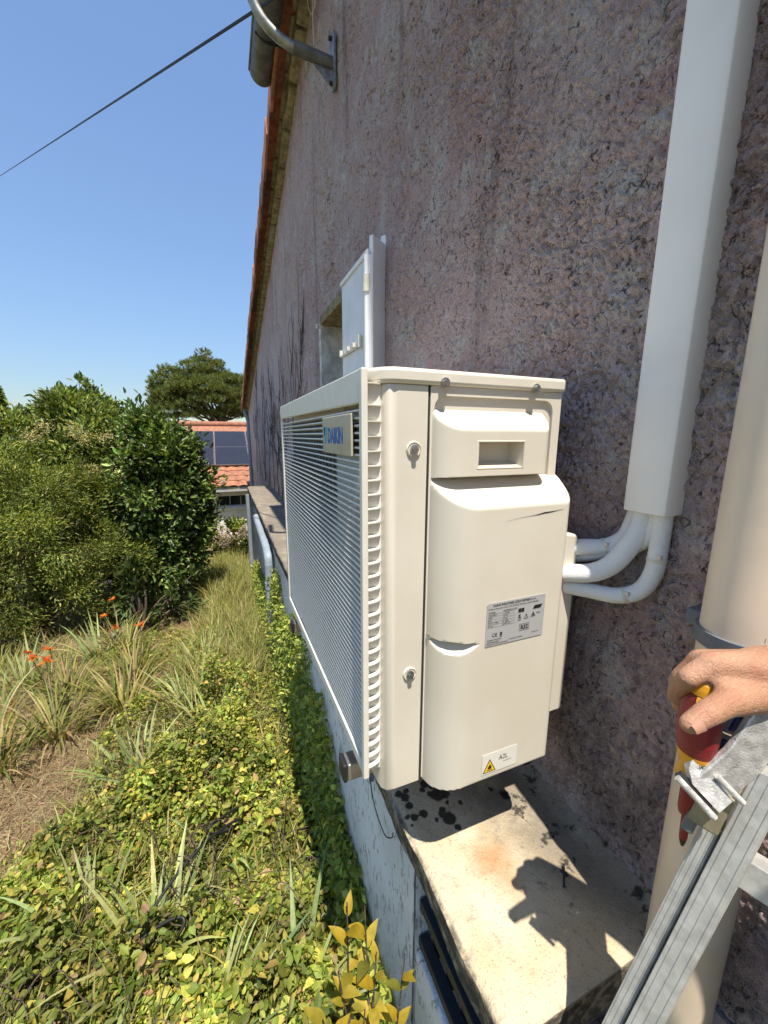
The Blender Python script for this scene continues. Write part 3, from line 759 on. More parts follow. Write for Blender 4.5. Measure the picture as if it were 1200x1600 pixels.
    G.box(.1930, .2035, .564, .578, -.612, .0985)                                     # near upright
    G.prism([(.578, .0985), (.578, .049), (1.43, .058), (1.462, .050), (1.475, .085), (1.462, .1005)], 'x', .1945, .2025)   # deep top band
    G.box(.1950, .2025, 1.448, 1.470, -.640, .052); G.prism([(.578, -.612), (.578, -.590), (1.448, -.618), (1.470, -.640), (1.44, -.648)], 'x', .1945, .2025)
    go = G.build('grille', M['grille'], UNIT, bevel=.002)
    sm = MB(); sm.obox((0, 0, 0), (.0050, 0, -.0012), (0, .4355, 0), (.0006, 0, .0014)); so = sm.build('slat', M['grille'], go, org=(0, 0, 0)); data = so.data
    for i in range(55):
        z = .0385 - i * .0117
        o = so if i == 0 else bpy.data.objects.new('slat', data)
        if i: COL.objects.link(o); o.parent = go
        if z > -.036 and z < .039:                      # slats behind the badge stop at its far edge: shorter copies
            pass
        o.location = (.2040 - U0[0], 1.0135 - U0[1], z - U0[2]); ORG[o.name] = ORG[UNIT.name]
    fm = MB(); n = 7
    top = []; bot = []
    for i in range(n + 1):
        t = i / n; x = .2030 + .0275 * t; y = .580 - .0125 * math.sqrt(max(0, 1 - t ** 1.6)); top.append((x, y))
    poly = top + [(.2305, .584), (.2030, .584)]
    fm.prism(poly, 'z', -.0009, .0009); fo = fm.build('side_fin', M['grille'], go, org=(0, 0, 0)); fo.parent = go; fdata = fo.data
    zs = [.078, .046, .022] + [.022 - .0228 * k for k in range(1, 28)]
    for i, z in enumerate(zs):
        o = fo if i == 0 else bpy.data.objects.new('side_fin', fdata)
        if i: COL.objects.link(o); o.parent = go
        o.location = (-U0[0], -U0[1], z - U0[2]); ORG[o.name] = ORG[UNIT.name]
    fb = MB(); fb.box(.2032, .2310, .5805, .5835, -.612, .0785); fb.build('fin_backing', M['grille'], go)
    inn = MB(); inn.box(.2155, .2275, .586, .792, -.605, .045); inn.build('front_panel', M['grille'], UNIT, bevel=.002)
    # badge
    bd = MB(); bd.box(.1925, .1965, .617, .815, -.034, .036); bo = bd.build('badge', plain('champagne_badge', (.50, .46, .35), .4, .1, var=.08), UNIT, bevel=.0015)
    tb = MB(); put_text(tb, 'DAIKIN', .0400, (.1920, .770, -.0135), (0, -1, 0), uz, .0012, .80)
    tb.build('lettering', plain('logo_blue', (.005, .13, .48), .4, var=.03), bo, recalc=False)
    tl = MB(); tl.prism([(.803, .0165), (.789, .0165), (.7985, -.0020)], 'x', .1916, .1922, 0); tl.prism([(.7875, .0165), (.774, .0165), (.787, -.0150), (.7975, -.0150), (.7930, -.0030)], 'x', .1916, .1922, 1)
    tl.build('logo_mark', [M['black'], plain('logo_cyan', (.03, .42, .62), .4, var=.03)], bo)
unit()

# brackets
def brackets():
    for y, lab in ((.675, 'near wall bracket with steel arm under the camera end of the unit'), (1.335, 'far wall bracket with steel arm under the far end of the unit')):
        b = thing('wall_bracket', lab, 'bracket', (XW - .02, y, -.70), 'brackets under the unit')
        m = MB(); m.box(.190, .675, y - .019, y + .019, -.702, -.664); m.build('arm', M['steel'], b, bevel=.003)
        m = MB(); m.box(.180, .190, y - .020, y + .020, -.704, -.662); m.build('end_cap', M['black'], b, bevel=.004)
        m = MB(); m.box(.655, .682, y - .024, y + .024, -.83, -.35); m.build('upright', M['iron'], b, bevel=.003)
        for yy in (.25, .52):
            m = MB(); m.tube([(yy, y, -.664), (yy, y, -.653)], .018, 14); m.build('rubber_pad', M['black'], b)
brackets()

# ------------------------------------------------------------------ trunking, insulated pipes, drain pipe
def pipes():
    d = MB(); d.prism([(XW, .400), (.668, .399), (.659, .402), (.655, .410), (.655, .466), (.659, .474), (.668, .478), (XW, .479)][::-1], 'z', -.128, 3.35)
    do = d.build('duct', M['duct'], smooth=35, bevel=.0012)
    tag(do, 'white plastic trunking running up the wall above the pipes', 'trunking')
    def pipe(name, pts, r, lab, ties=()):
        P_ = bez(pts, 40); mb = MB(); n = 16; mb.tube(P_, r, n)
        o = mb.build(name, M['insul'], smooth=60, recalc=False)
        L = [0]
        for a, b in zip(P_[:-1], P_[1:]): L.append(L[-1] + (b - a).length)
        uv = o.data.uv_layers.new(name='UVMap'); li = 0
        for p in o.data.polygons:
            vi = list(p.vertices)
            for k, v in enumerate(vi):
                ring, j = divmod(v, n)
                if len(vi) == 4 and j == 0 and any(q % n == n - 1 for q in vi): j = n
                uv.data[p.loop_start + k].uv = (j / n, L[ring])
        tag(o, lab, 'pipe', 'insulated refrigerant pipes')
        for t in ties:
            i = int(t * (len(P_) - 2)); a, b = P_[i], P_[i + 1]; dv = (b - a).normalized()
            m = MB(); m.tube([a - dv * .0025, a + dv * .0025], r + .0012, 18); q = a + Vector((-.6, -.6, .5)).normalized() * (r + .001); m.obox(q, (.004, 0, 0), (0, .004, 0), (0, 0, .003))
            m.build('cable_tie', M['tie'], o, smooth=30)
        return o
    pipe('insulated_pipe', [(.600, .560, -.222), (.635, .533, -.212), (.668, .508, -.208), (.684, .482, -.185), (.684, .468, -.150), (.684, .462, -.120)], .0160, 'upper white insulated pipe ending behind the others at the wall', (.42,))
    pipe('insulated_pipe', [(.600, .600, -.240), (.645, .545, -.232), (.672, .505, -.215), (.684, .456, -.190), (.684, .436, -.160), (.684, .432, -.11)], .0150, 'white insulated pipe passing behind the big front pipe')
    pipe('insulated_pipe', [(.598, .536, -.262), (.628, .498, -.252), (.650, .475, -.230), (.666, .458, -.190), (.677, .450, -.150), (.679, .448, -.110)], .0178, 'big white insulated pipe sweeping up in front into the trunking')
    pipe('insulated_pipe', [(.600, .545, -.290), (.630, .505, -.290), (.655, .462, -.288), (.672, .434, -.270), (.679, .420, -.235), (.680, .417, -.190), (.680, .417, -.110)], .0148, 'lowest white insulated pipe hugging the wall below the trunking', (.42, .80))
    p = MB(); p.tube([(.645, .267, -1.9), (.645, .267, 3.4)], .05, 40)
    po = p.build('drain_pipe', M['beige'], smooth=40, recalc=False)
    tag(po, 'thick beige plastic drain pipe standing at the right of the trunking', 'pipe')
    c = MB(); n = 36
    for r0, z0, z1 in ((.0545, -.283, -.262),):
        A = [(.645 + r0 * math.cos(a), .267 + r0 * math.sin(a)) for a in [2 * math.pi * i / n for i in range(n)]]
        c.ring([(x, y, z0) for x, y in A], [(x, y, z1) for x, y in A]); B = [(.645 + .0495 * math.cos(a), .267 + .0495 * math.sin(a)) for a in [2 * math.pi * i / n for i in range(n)]]
        c.ring([(x, y, z1) for x, y in A], [(x, y, z1) for x, y in B]); c.ring([(x, y, z0) for x, y in A], [(x, y, z0) for x, y in B])
    c.box(.650, .690, .303, .345, -.284, -.260); c.box(.676, XW, .270, .330, -.290, -.254)
    c.obox((.609, .2205, -.2725), (.011, -.011, 0), (.0035, .0035, 0), (0, 0, .012))
    c.build('clamp', M['clamp'], po, bevel=.002, smooth=40)
    m = MB(); put_text(m, '125', .010, (.6075, .2300, -.243), (.62, -.78, 0), (0, 0, 1))
    m.build('printing', M['black'], po, recalc=False)
pipes()

# ------------------------------------------------------------------ shutter
def shutter():
    s = thing('shutter', 'white painted shutter folded open against the wall beyond the unit', 'shutter', (.64, 1.85, -.4))
    m = MB(); m.obox((.606, 1.838, .17), (.009, -.002, 0), (0, .200, 0), (0, 0, .555)); m.build('panel', M['shutter'], s, bevel=.003)
    m = MB(); m.obox((.650, 1.680, .20), (.040, .030, 0), (-.006, .008, 0), (0, 0, .600)); m.build('jamb_profile', M['shutter'], s, bevel=.003)
    m = MB(); m.obox((.6965, 1.722, .21), (.006, .004, 0), (-.008, .010, 0), (0, 0, .630)); m.build('edge_profile', M['shutter'], s, bevel=.002)
    m = MB(); m.tube([(.594, 1.655, -.4), (.594, 1.655, .725)], .013, 14); r = m.build('hinge_rod', M['shutter'], s, smooth=40)
    m = MB(); m.tube([(.594, 1.655, .585), (.594, 1.655, .65)], .018, 14); m.bar((.594, 1.655, .647), (.65, 1.68, .647), .02, .012); m.build('hinge_collar', M['tie'], r, smooth=40)
    m = MB(); m.bar((.590, 1.735, .395), (.590, 2.036, .398), .008, .012); b = m.build('hook_bar', M['tie'], s, bevel=.001)
    for y, h in ((1.735, .05), (1.82, .02), (1.905, .02), (2.03, .03)):
        m = MB(); m.obox((.586, y, .41), (.008, 0, 0), (0, .008, 0), (0, 0, h / 2)); m.build('catch', M['tie'], b, bevel=.001)
    m = MB(); m.bar((.595, 1.645, .735), (.595, 2.04, .735), .012, .018); m.build('top_rail', M['shutter'], s, bevel=.002)
    p = MB(); p.tube([(XW - .02, 2.82, .735), (XW - .05, 2.82, .735)], .012, 10); p.tube([(XW - .05, 2.82, .735), (XW - .06, 2.82, .735)], .018, 10)
    tag(p.build('shutter_stop', M['tie'], smooth=40), 'small cream shutter stop at the top of the window recess', 'stop')
shutter()

# ------------------------------------------------------------------ mast, gutter, overhead wire, far downpipes
def roof_things():
    m = thing('cable_mast', 'bent galvanised tube mast fixed high on the wall by a plate', 'mast', (XW - .02, 2.42, 1.96))
    t = MB(); t.tube(bez([(XW - .02, 2.42, 1.950), (.58, 2.42, 1.955), (.47, 2.42, 1.962), (.385, 2.42, 1.985), (.315, 2.42, 2.035), (.272, 2.42, 2.11), (.256, 2.42, 2.21), (.254, 2.42, 2.35), (.254, 2.42, 2.9)], 60), .024, 18); t.build('tube', M['galv'], m, smooth=60)
    t = MB(); t.tube(bez([(XW - .02, 2.42, 1.950), (.58, 2.42, 1.955), (.47, 2.42, 1.962)], 10), .0285, 18); t.build('sleeve', M['zinc'], m, smooth=60)
    p = MB(); p.prism(rrect(2.385, 2.455, 1.83, 2.09, .03, 4), 'x', XW - .026, XW - .012); po = p.build('plate', M['galv'], m, bevel=.002)
    for z in (1.86, 2.06):
        b = MB(); b.tube([(XW - .026, 2.42, z), (XW - .042, 2.42, z)], .011, 6); b.build('bolt', M['iron'], po)
    g = MB(); g.add([(XW - .026, 2.42, 1.84), (XW - .026, 2.42, 1.93), (XW - .13, 2.42, 1.925), (XW - .026, 2.426, 1.84), (XW - .026, 2.426, 1.93), (XW - .13, 2.426, 1.925)], [(0, 1, 2), (3, 5, 4), (0, 2, 5, 3), (1, 4, 5, 2), (0, 3, 4, 1)]); g.build('gusset', M['galv'], m)
    gt = thing('gutter', 'short dark zinc gutter hanging beside the roof verge', 'gutter', (.455, 3.0, 2.55))
    c = MB(); R_ = .085; n = 14
    cx, cz = .455, 2.690
    def arc(r): return [(cx + r * math.cos(a), cz + r * math.sin(a)) for a in [math.pi + math.pi * i / n for i in range(n + 1)]]
    A, B = arc(R_), arc(R_ - .006)
    for y0, y1 in ((2.0, 3.62),):
        c.ring([(x, y0, z) for x, z in A], [(x, y1, z) for x, z in A], close=False); c.ring([(x, y0, z) for x, z in B], [(x, y1, z) for x, z in B], close=False)
        c.add([(x, y1, z) for x, z in A], [tuple(range(n + 1))]); c.tube([(cx - R_, y0, cz), (cx - R_, y1, cz)], .010, 8)
    c.build('trough', M['zinc'], gt, smooth=40)
    for y in (2.55, 3.25):
        b = MB(); b.tube(bez([(cx - R_ + .01, y, cz - .05), (cx, y, cz - R_ - .006), (cx + .12, y, cz - .075), (XW - .02, y, cz - .085)], 12), .007, 6); b.build('hanger', M['iron'], gt)
    w = MB(); a = Vector((.324, 3.0, 2.517)); b = Vector((-6.783, 20.0, 9.093)); d = (b - a)
    pts = []
    for i in range(41):
        t = -.03 + 2.2 * i / 40; p_ = a + d * t; p_.z -= .0 + .25 * t * (1 - t) * 0; pts.append(p_)
    w.tube(pts, .009, 6); tag(w.build('overhead_wire', M['wire']), 'black overhead cable crossing the blue sky to the mast', 'cable')
    lw = MB(); lw.tube(bez([(XW - .02, 2.6, 2.78), (XW - .03, 2.66, 2.62), (XW - .03, 2.75, 2.48), (XW - .03, 2.86, 2.52), (XW - .03, 2.95, 2.68), (XW - .02, 2.9, 2.8)], 24), .004, 6)
    lw.tube(bez([(XW - .02, 2.7, 2.78), (XW - .035, 2.78, 2.5), (XW - .03, 2.80, 2.32)], 12), .003, 6)
    tag(lw.build('loose_wires', M['tie']), 'loose pale wires hanging in a loop under the verge', 'wires')
    dp = MB(); dp.tube(bez([(.60, 11.75, .72), (.60, 11.75, .62), (.66, 11.7, .42), (.66, 11.65, .30)], 14) + [Vector((.66, 11.65, -3.0))], .05, 14)
    tag(dp.build('downpipe', M['downpipe'], smooth=50), 'grey downpipe at the far corner of the house below the verge', 'pipe')
    d2 = MB(); d2.tube([(.300, 3.46, -2.2), (.300, 3.46, -1.13)], .040, 16)
    o2 = d2.build('downpipe', M['downpipe'], smooth=50); tag(o2, 'grey downpipe in front of the low wall just beyond the unit', 'pipe')
    k = MB(); k.tube([(.300, 3.46, -1.36), (.300, 3.46, -1.30)], .046, 16); k.build('socket', M['downpipe'], o2, smooth=50)
    k = MB(); k.tube(bez([(.300, 3.46, -1.14), (.300, 3.50, -1.06), (.302, 3.75, -1.02), (.305, 4.5, -1.0), (.306, 4.9, -.985)], 20), .040, 14); k.build('feed_pipe', M['downpipe'], o2, smooth=50)
    d3 = MB(); d3.tube([(.30, 6.7, -2.7), (.30, 6.7, -.96)], .035, 12); tag(d3.build('downpipe', M['downpipe'], smooth=50), 'thin grey downpipe at the far end of the low wall', 'pipe')
roof_things()

# ------------------------------------------------------------------ garage with solar panels beyond
def garage():
    g = thing('garage', 'white garage with orange tiled roof behind the garden', 'garage', (0, 14, -3.6))
    ye, yr, ze, zr = 12.65, 16.6, -1.52, .40; x0, x1 = -1.9, 5.0
    w = MB()
    wx = [(x0 + .3, -.22), (.92, x1 - .3)]
    w.box(x0 + .3, -.30, 13.0, 13.15, -3.9, -1.72); w.box(.98, x1 - .3, 13.0, 13.15, -3.9, -1.72); w.box(-.30, .98, 13.0, 13.15, -3.9, -2.20); w.box(-.30, .98, 13.0, 13.15, -1.87, -1.72)
    w.box(x0 + .3, x1 - .3, 19.8, 20, -3.9, -1.7); w.box(x0 + .3, x0 + .45, 13.15, 19.8, -3.9, -1.7); w.box(x1 - .45, x1 - .3, 13.15, 19.8, -3.9, -1.7)
    w.build('wall', M['garagewall'], g)
    wi = MB(); wi.box(-.30, .98, 13.10, 13.12, -2.20, -1.87); wo = wi.build('window', M['glass'], g)
    f = MB()
    for x in (-.30, .04, .36, .68, .955): f.box(x, x + .025, 13.05, 13.09, -2.2, -1.87)
    f.box(-.30, .98, 13.045, 13.088, -2.2, -2.17); f.build('frame', M['board'], wo)
    s = MB(); s.box(-.42, 1.1, 12.93, 13.02, -2.30, -2.24); s.build('sill', M['garagewall'], wo)
    fa = MB(); fa.box(x0, x1, ye - .02, ye + .01, ze - .17, ze - .03); fa.box(x0, x1, ye + .012, 13.0, ze - .19, ze - .16); fa.build('fascia', M['board'], g)
    sl_ = math.atan2(zr - ze, yr - ye); c, sn = math.cos(sl_), math.sin(sl_); u = Vector((0, c, sn)); nrm = Vector((0, -sn, c)); Ls = math.hypot(zr - ze, yr - ye)
    b = MB(); b.obox(Vector(((x0 + x1) / 2, ye, ze)) + u * Ls / 2 - nrm * .05, ((x1 - x0) / 2, 0, 0), u * Ls / 2, nrm * .03); b.obox(((x0 + x1) / 2, yr + 1.9, (zr + ze) / 2 + .02), ((x1 - x0) / 2, 0, 0), Vector((0, c, -sn)) * Ls / 2, Vector((0, sn, c)) * .03)
    ro = b.build('roof', M['rooftile'], g)
    tm = MB(); n = 8; Wt, Lt = .30, .34
    A = []; B = []
    for i in range(n + 1):
        t = i / n; h = .035 * max(0, math.sin(t * math.pi * 1.0)) ** .8
        A.append(Vector((t * Wt, 0, 0)) + Vector((0, 0, h + .02))); B.append(Vector((t * Wt, Lt, h)))
    tm.ring(A, B, close=False); tm.ring(A, [p - Vector((0, 0, .022)) for p in A], close=False)
    tmo = tm.build('tile_source', M['rooftile'], smooth=50, recalc=False); tdata = [tmo.data]; bpy.data.objects.remove(tmo)
    for mm in (M['tile'][0], M['tile'][3]):
        q = tdata[0].copy(); q.materials[0] = mm; tdata.append(q)
    for r in range(4):
        for k in range(9):
            o = bpy.data.objects.new('tile', random.choices(tdata, (6, 1, 3))[0]); COL.objects.link(o); o.parent = ro
            p = Vector((-1.45 + k * .295 + random.uniform(-.01, .01), ye, ze)) + u * (-.05 + r * .30) + nrm * .005
            o.location = p - Vector(ORG[g.name]); o.rotation_euler = (sl_, 0, random.uniform(-.02, .02)); ORG[o.name] = ORG[g.name]
    rd = bpy.data.meshes.new('ridge'); tm = MB(); tm.tube([(0, 0, 0), (.42, 0, 0)], [.12, .105], 10); rr = tm.build('ridge_source', M['rooftile'], smooth=50); rdat = rr.data; bpy.data.objects.remove(rr)
    for k in range(10):
        o = bpy.data.objects.new('ridge_tile', rdat); COL.objects.link(o); o.parent = ro; o.location = Vector((-2.2 + k * .38, yr, zr + .01)) - Vector(ORG[g.name]); ORG[o.name] = ORG[g.name]
    Pw, Ph = 1.06, 1.22
    names = [['upper left', 'upper middle', 'upper right'], ['lower left', 'lower middle', 'lower right']]
    for r in range(2):
        for k in range(3):
            cx = -.86 + k * (Pw + .02); s0 = 1.10 + (1 - r) * (Ph + .03) + Ph / 2
            ctr = Vector((cx, ye, ze)) + u * s0 + nrm * .10
            m = MB(); m.obox(ctr, (Pw / 2, 0, 0), u * Ph / 2, nrm * .018)
            o = m.build('solar_panel', M['panelframe'], org=tuple(ctr)); tag(o, names[r][k] + ' black solar panel of the six on the garage roof', 'solar panel', 'solar panels on the garage roof')
            m = MB(); m.obox(ctr + nrm * .0185, (Pw / 2 - .012, 0, 0), u * (Ph / 2 - .012), nrm * .002); m.build('cell_sheet', M['panel'], o)
            m = MB()
            for s_ in (-.35, .35): m.obox(ctr + Vector((s_, 0, 0)) - nrm * .058, (.02, 0, 0), u * Ph / 2, nrm * .04)
            m.build('mounting_rail', M['panelframe'], o)
garage()

# ------------------------------------------------------------------ vegetation
def mesh_np(name, V, F, cols, mat, smooth=False):
    me = bpy.data.meshes.new(name); k = F.shape[1]
    me.vertices.add(len(V)); me.vertices.foreach_set('co', np.ascontiguousarray(V, np.float32).ravel())
    me.loops.add(F.size); me.loops.foreach_set('vertex_index', np.ascontiguousarray(F, np.int32).ravel())
    me.polygons.add(len(F)); me.polygons.foreach_set('loop_start', np.arange(0, F.size, k, dtype=np.int32))
    me.update(); me.materials.append(mat)
    if cols is not None:
        a = me.color_attributes.new('Col', 'FLOAT_COLOR', 'POINT'); c4 = np.ones((len(V), 4), np.float32); c4[:, :3] = cols; a.data.foreach_set('color', c4.ravel())
    if smooth: me.polygons.foreach_set('use_smooth', np.ones(len(F), bool))
    return me
def nrmz(a): return a / np.maximum(np.linalg.norm(a, axis=-1, keepdims=True), 1e-9)
def leaves(P, D, N, L, Wd, cols, fold=.25):
    """folded kite leaves: P base, D direction, N normal, L length, Wd width"""
    n = len(P); D = nrmz(D); S = nrmz(np.cross(D, N)); N = np.cross(S, D); L = np.broadcast_to(L, n)[:, None]; Wd = np.broadcast_to(Wd, n)[:, None]
    t = P + D * L - N * L * .12; e = N * Wd * fold
    m1 = P + D * L * .26 + S * Wd * .46 + e; m2 = P + D * L * .26 - S * Wd * .46 + e; k1 = P + D * L * .62 + S * Wd * .40 + e * .8; k2 = P + D * L * .62 - S * Wd * .40 + e * .8
    V = np.stack([P, m1, k1, t, k2, m2], 1).reshape(-1, 3); i = np.arange(n)[:, None] * 6
    F = np.concatenate([i + [[0, 1, 2, 3]], i + [[0, 3, 4, 5]]], 0)
    return V, F, np.repeat(cols, 6, 0)
def blades(P, D, L, Wd, cols, droop=.5, seg=4):
    """grass or sword blades: P base, D lean direction (with z), L length, Wd width, droop: bends over"""
    n = len(P); L = np.broadcast_to(L, n); Wd = np.broadcast_to(Wd, n); droop = np.broadcast_to(droop, n)
    H = D.copy(); H[:, 2] = 0; H = nrmz(H + 1e-6); S = nrmz(np.cross(H, np.array([[0, 0, 1.]]))); a0 = np.arctan2(np.linalg.norm(D[:, :2], axis=1), D[:, 2])
    V = np.zeros((n, seg + 1, 2, 3)); p = P.copy()
    for k in range(seg + 1):
        t = k / seg; w = Wd * (1 - t ** 2.2) * (.7 + .6 * min(1, t * 2) * .5) + .0006
        V[:, k, 0] = p + S * w[:, None] / 2; V[:, k, 1] = p - S * w[:, None] / 2
        a = a0 + droop * (t + .5 / seg) ** 1.6; st = (L / seg)[:, None]
        p = p + (H * np.sin(a)[:, None] + np.array([[0, 0, 1.]]) * np.cos(a)[:, None]) * st
    m = (seg + 1) * 2; i = np.arange(n)[:, None] * m
    F = np.concatenate([i + [[2 * k, 2 * k + 1, 2 * k + 3, 2 * k + 2]] for k in range(seg)], 0)
    return V.reshape(-1, 3), F, np.repeat(cols, m, 0)
def pal(n, cs, jit=.25, w=None):
    cs = np.array(cs); k = RNG.choice(len(cs), n, p=w); c = cs[k]; return np.clip(c * (1 + jit * RNG.normal(size=(n, 1))) * (1 + .08 * RNG.normal(size=(n, 3))), .004, 1)
def link_mesh(name, me, parent=None, loc=(0, 0, 0)):
    o = bpy.data.objects.new(name, me); COL.objects.link(o)
    if parent: o.parent = parent
    o.location = loc; return o

def shrub(name, label, base, clumps, nleaf, L, Wd, cols, mat, up=.3, w=None, trunk=True, spread=.15, fold=.25, group=None, per=110, droopy=0.0):
    """clumps: list of ellipsoids (cx,cy,cz,rx,ry,rz) in world coordinates"""
    base = np.array(base, float); root = thing(name, label, 'shrub', tuple(base), group)
    vol = np.array([c[3] * c[4] * c[5] for c in clumps]) ** .67; share = vol / vol.sum(); Vs = []; Fs = []; Cs = []; off = 0; tips = []
    for c, s in zip(clumps, share):
        c = np.array(c); n = max(20, int(nleaf * s)); k = max(6, n // per)
        d = nrmz(RNG.normal(size=(k, 3))); rr = RNG.random(k) ** .33 * .55 + .5; cc = c[:3] + d * c[3:] * rr[:, None] * (1 + .17 * RNG.normal(size=(k, 1)))
        cc = cc[cc[:, 2] > base[2] + .02]; k = len(cc); tips.append(cc[:: max(1, k // 7)])
        ci = RNG.integers(0, k, n); sp = spread * (c[3] * c[4] * c[5]) ** .333
        off3 = RNG.normal(size=(n, 3)) * sp; P = cc[ci] + off3
        spray = nrmz(RNG.normal(size=(k, 3)))[ci]; P = P + spray * (RNG.normal(size=(n, 1)) * sp * .9)
        out = nrmz(P - c[:3]) + .6 * nrmz(off3) + .5 * spray + np.array([[0, 0, up]]); D = nrmz(out + .55 * RNG.normal(size=(n, 3))); D[:, 2] -= droopy
        N = nrmz(nrmz(P - c[:3]) + np.array([[0, 0, .8]]) + .5 * RNG.normal(size=(n, 3)))
        l = L * np.clip(RNG.normal(1, .22, n), .5, 1.6); col = pal(n, cols, .25, w) * (.55 + .85 * RNG.random((k, 1)))[ci]
        v, f, q = leaves(P - base, D, N, l, l * Wd / L, col, fold); Vs.append(v); Fs.append(f + off); Cs.append(q); off += len(v)
    link_mesh('foliage', mesh_np('foliage', np.concatenate(Vs), np.concatenate(Fs), np.concatenate(Cs), mat), root)
    if trunk:
        mb = MB(); r = random.Random(3)
        for tp in tips:
            for q in tp[:9]:
                mid = (base * .55 + q * .45) + np.array([r.uniform(-.06, .06), r.uniform(-.06, .06), .08])
                mb.tube(bez([tuple(base + np.array([r.uniform(-.06, .06), r.uniform(-.06, .06), -.05])), tuple(mid), tuple(q)], 8), [.022 - .0022 * i for i in range(9)][:9], 6, False)
        mb.build('stems', M['bark'], root, smooth=50)
    return root

DK = [(0.071, 0.118, 0.03), (0.107, 0.167, 0.039), (0.155, 0.234, 0.053), (0.253, 0.332, 0.078)]
MD = [(0.109, 0.167, 0.036), (0.173, 0.235, 0.049), (0.246, 0.303, 0.065), (0.365, 0.402, 0.097)]
YG = [(0.211, 0.255, 0.049), (0.292, 0.33, 0.065), (0.406, 0.426, 0.106), (0.145, 0.199, 0.042)]

def trees():
    shrub('laurel_shrub', 'dark glossy rounded laurel beside the garage at the end of the path', (-.92, 6.25, float(zg(-.92, 6.25))),
          [(-.90, 6.2, -.75, .57, .55, .75), (-.86, 6.2, -.15, .40, .42, .36), (-1.02, 6.25, -1.55, .60, .55, .6), (-.64, 6.1, -1.0, .34, .36, .55), (-.66, 6.15, -.35, .26, .3, .36)],
          26000, .078, .036, DK, M['gloss_leaf'], .35, (.3, .35, .25, .1))
    r = shrub('flowering_shrub', 'tall green shrub with cream flower heads in the middle of the hedge', (-1.75, 6.8, float(zg(-1.75, 6.8))),
          [(-1.80, 6.8, -.30, .62, .6, .62), (-1.30, 6.7, -.42, .42, .5, .42), (-1.75, 6.7, -1.1, .75, .6, .7), (-1.30, 6.5, -1.0, .55, .5, .55), (-1.95, 6.9, .18, .34, .35, .36)],
          30000, .066, .030, MD, M['leaf'], .5, (.3, .35, .25, .1))
    base = np.array([-1.75, 6.8, float(zg(-1.75, 6.8))]); Vs = []; Fs = []; Cs = []; off = 0
    for cx, cz, cy in ((k_[0] * .95, k_[1] * .95, k_[2] * .95) for k_ in ((-1.18, -.16, 6.28), (-1.02, -.24, 6.20), (-1.24, -.30, 6.18), (-1.10, -.38, 6.12), (-1.78, .06, 6.28), (-1.70, -.06, 6.25), (-2.10, .10, 6.3), (-1.6, -.44, 6.1), (-2.25, -.02, 6.3), (-.93, -.13, 6.25), (-1.45, -.02, 6.25), (-1.30, -.52, 6.05))):
        n = 160; P = np.array([cx, cy, cz]) + RNG.normal(size=(n, 3)) * np.array([.055, .05, .045]) - base
        D = nrmz(RNG.normal(size=(n, 3)) + np.array([[0, -.4, .6]])); v, f, q = leaves(P, D, nrmz(RNG.normal(size=(n, 3))), .022, .013, pal(n, [(.66, .58, .27), (.56, .50, .22), (.74, .67, .38)], .12)); Vs.append(v); Fs.append(f + off); Cs.append(q); off += len(v)
    link_mesh('flower_heads', mesh_np('flower_heads', np.concatenate(Vs), np.concatenate(Fs), np.concatenate(Cs), M['petal']), r)
    shrub('tall_shrub', 'tallest leafy shrub with upright shoots rising at the back of the hedge', (-2.15, 8.2, float(zg(-2.15, 8.2))),
          [(-2.20, 8.2, -.10, .62, .6, .62), (-2.15, 8.2, .45, .36, .4, .34), (-1.65, 8.0, .05, .45, .5, .40), (-2.6, 8.2, .15, .42, .45, .42), (-2.4, 8.2, -1.0, 1.0, .7, .8), (-2.13, 8.2, .74, .12, .12, .16), (-1.9, 8.1, .46, .10, .10, .18), (-2.42, 8.2, .62, .10, .1, .16), (-1.45, 8.0, .34, .09, .09, .14)],
          18000, .085, .036, [(.13, .19, .05), (.18, .24, .07), (.09, .14, .035), (.27, .30, .10)], M['leaf'], .9)
    shrub('yew_like_shrub', 'broad yellowish green fine-leaved shrub at the left edge', (-2.35, 5.6, float(zg(-2.35, 5.6))),
          [(-2.30, 5.55, -.75, .62, .5, .55), (-1.85, 5.5, -1.25, .55, .5, .55), (-2.45, 5.5, -1.45, .7, .5, .6), (-1.55, 5.6, -1.7, .5, .45, .4), (-2.2, 5.2, -1.75, .65, .45, .4), (-1.9, 5.7, -.75, .45, .4, .4)],
          46000, .042, .012, YG + DK[:1], M['leaf'], .2, (.32, .26, .14, .18, .10), spread=.13, fold=.1, per=240)
    shrub('bushy_shrub', 'mid green bushy shrub at the far left behind the fine-leaved one', (-3.3, 7.2, float(zg(-3.3, 7.2))),
          [(-3.2, 7.2, -.45, .85, .6, .55), (-3.1, 7.1, -1.3, .9, .6, .8), (-2.75, 7.0, -.15, .35, .4, .38), (-3.6, 7.3, -.1, .5, .5, .4)], 16000, .07, .032, MD, M['leaf'], .5)
    shrub('young_shrub', 'small leafy young shrub in the shade in front of the hedge', (-1.02, 4.95, float(zg(-1.02, 4.95))),
          [(-1.02, 4.95, -1.85, .14, .14, .36), (-1.05, 4.95, -1.60, .09, .09, .22), (-.75, 5.15, -1.95, .12, .12, .22), (-.5, 5.2, -1.9, .10, .10, .28)], 900, .085, .030, [(.06, .10, .03), (.09, .13, .035)], M['leaf'], .6)
    # conifer tip at far left
    b = (-7.2, 18, float(zg(-7.2, 18))); t = thing('conifer_tree', 'slim conifer top showing above the hedge at the left edge', 'tree', b); V = []; n = 3600
    h = RNG.random(n) ** .7; ang = RNG.random(n) * 6.283; rad_ = (1 - h) * 1.1 * RNG.random(n) ** .5
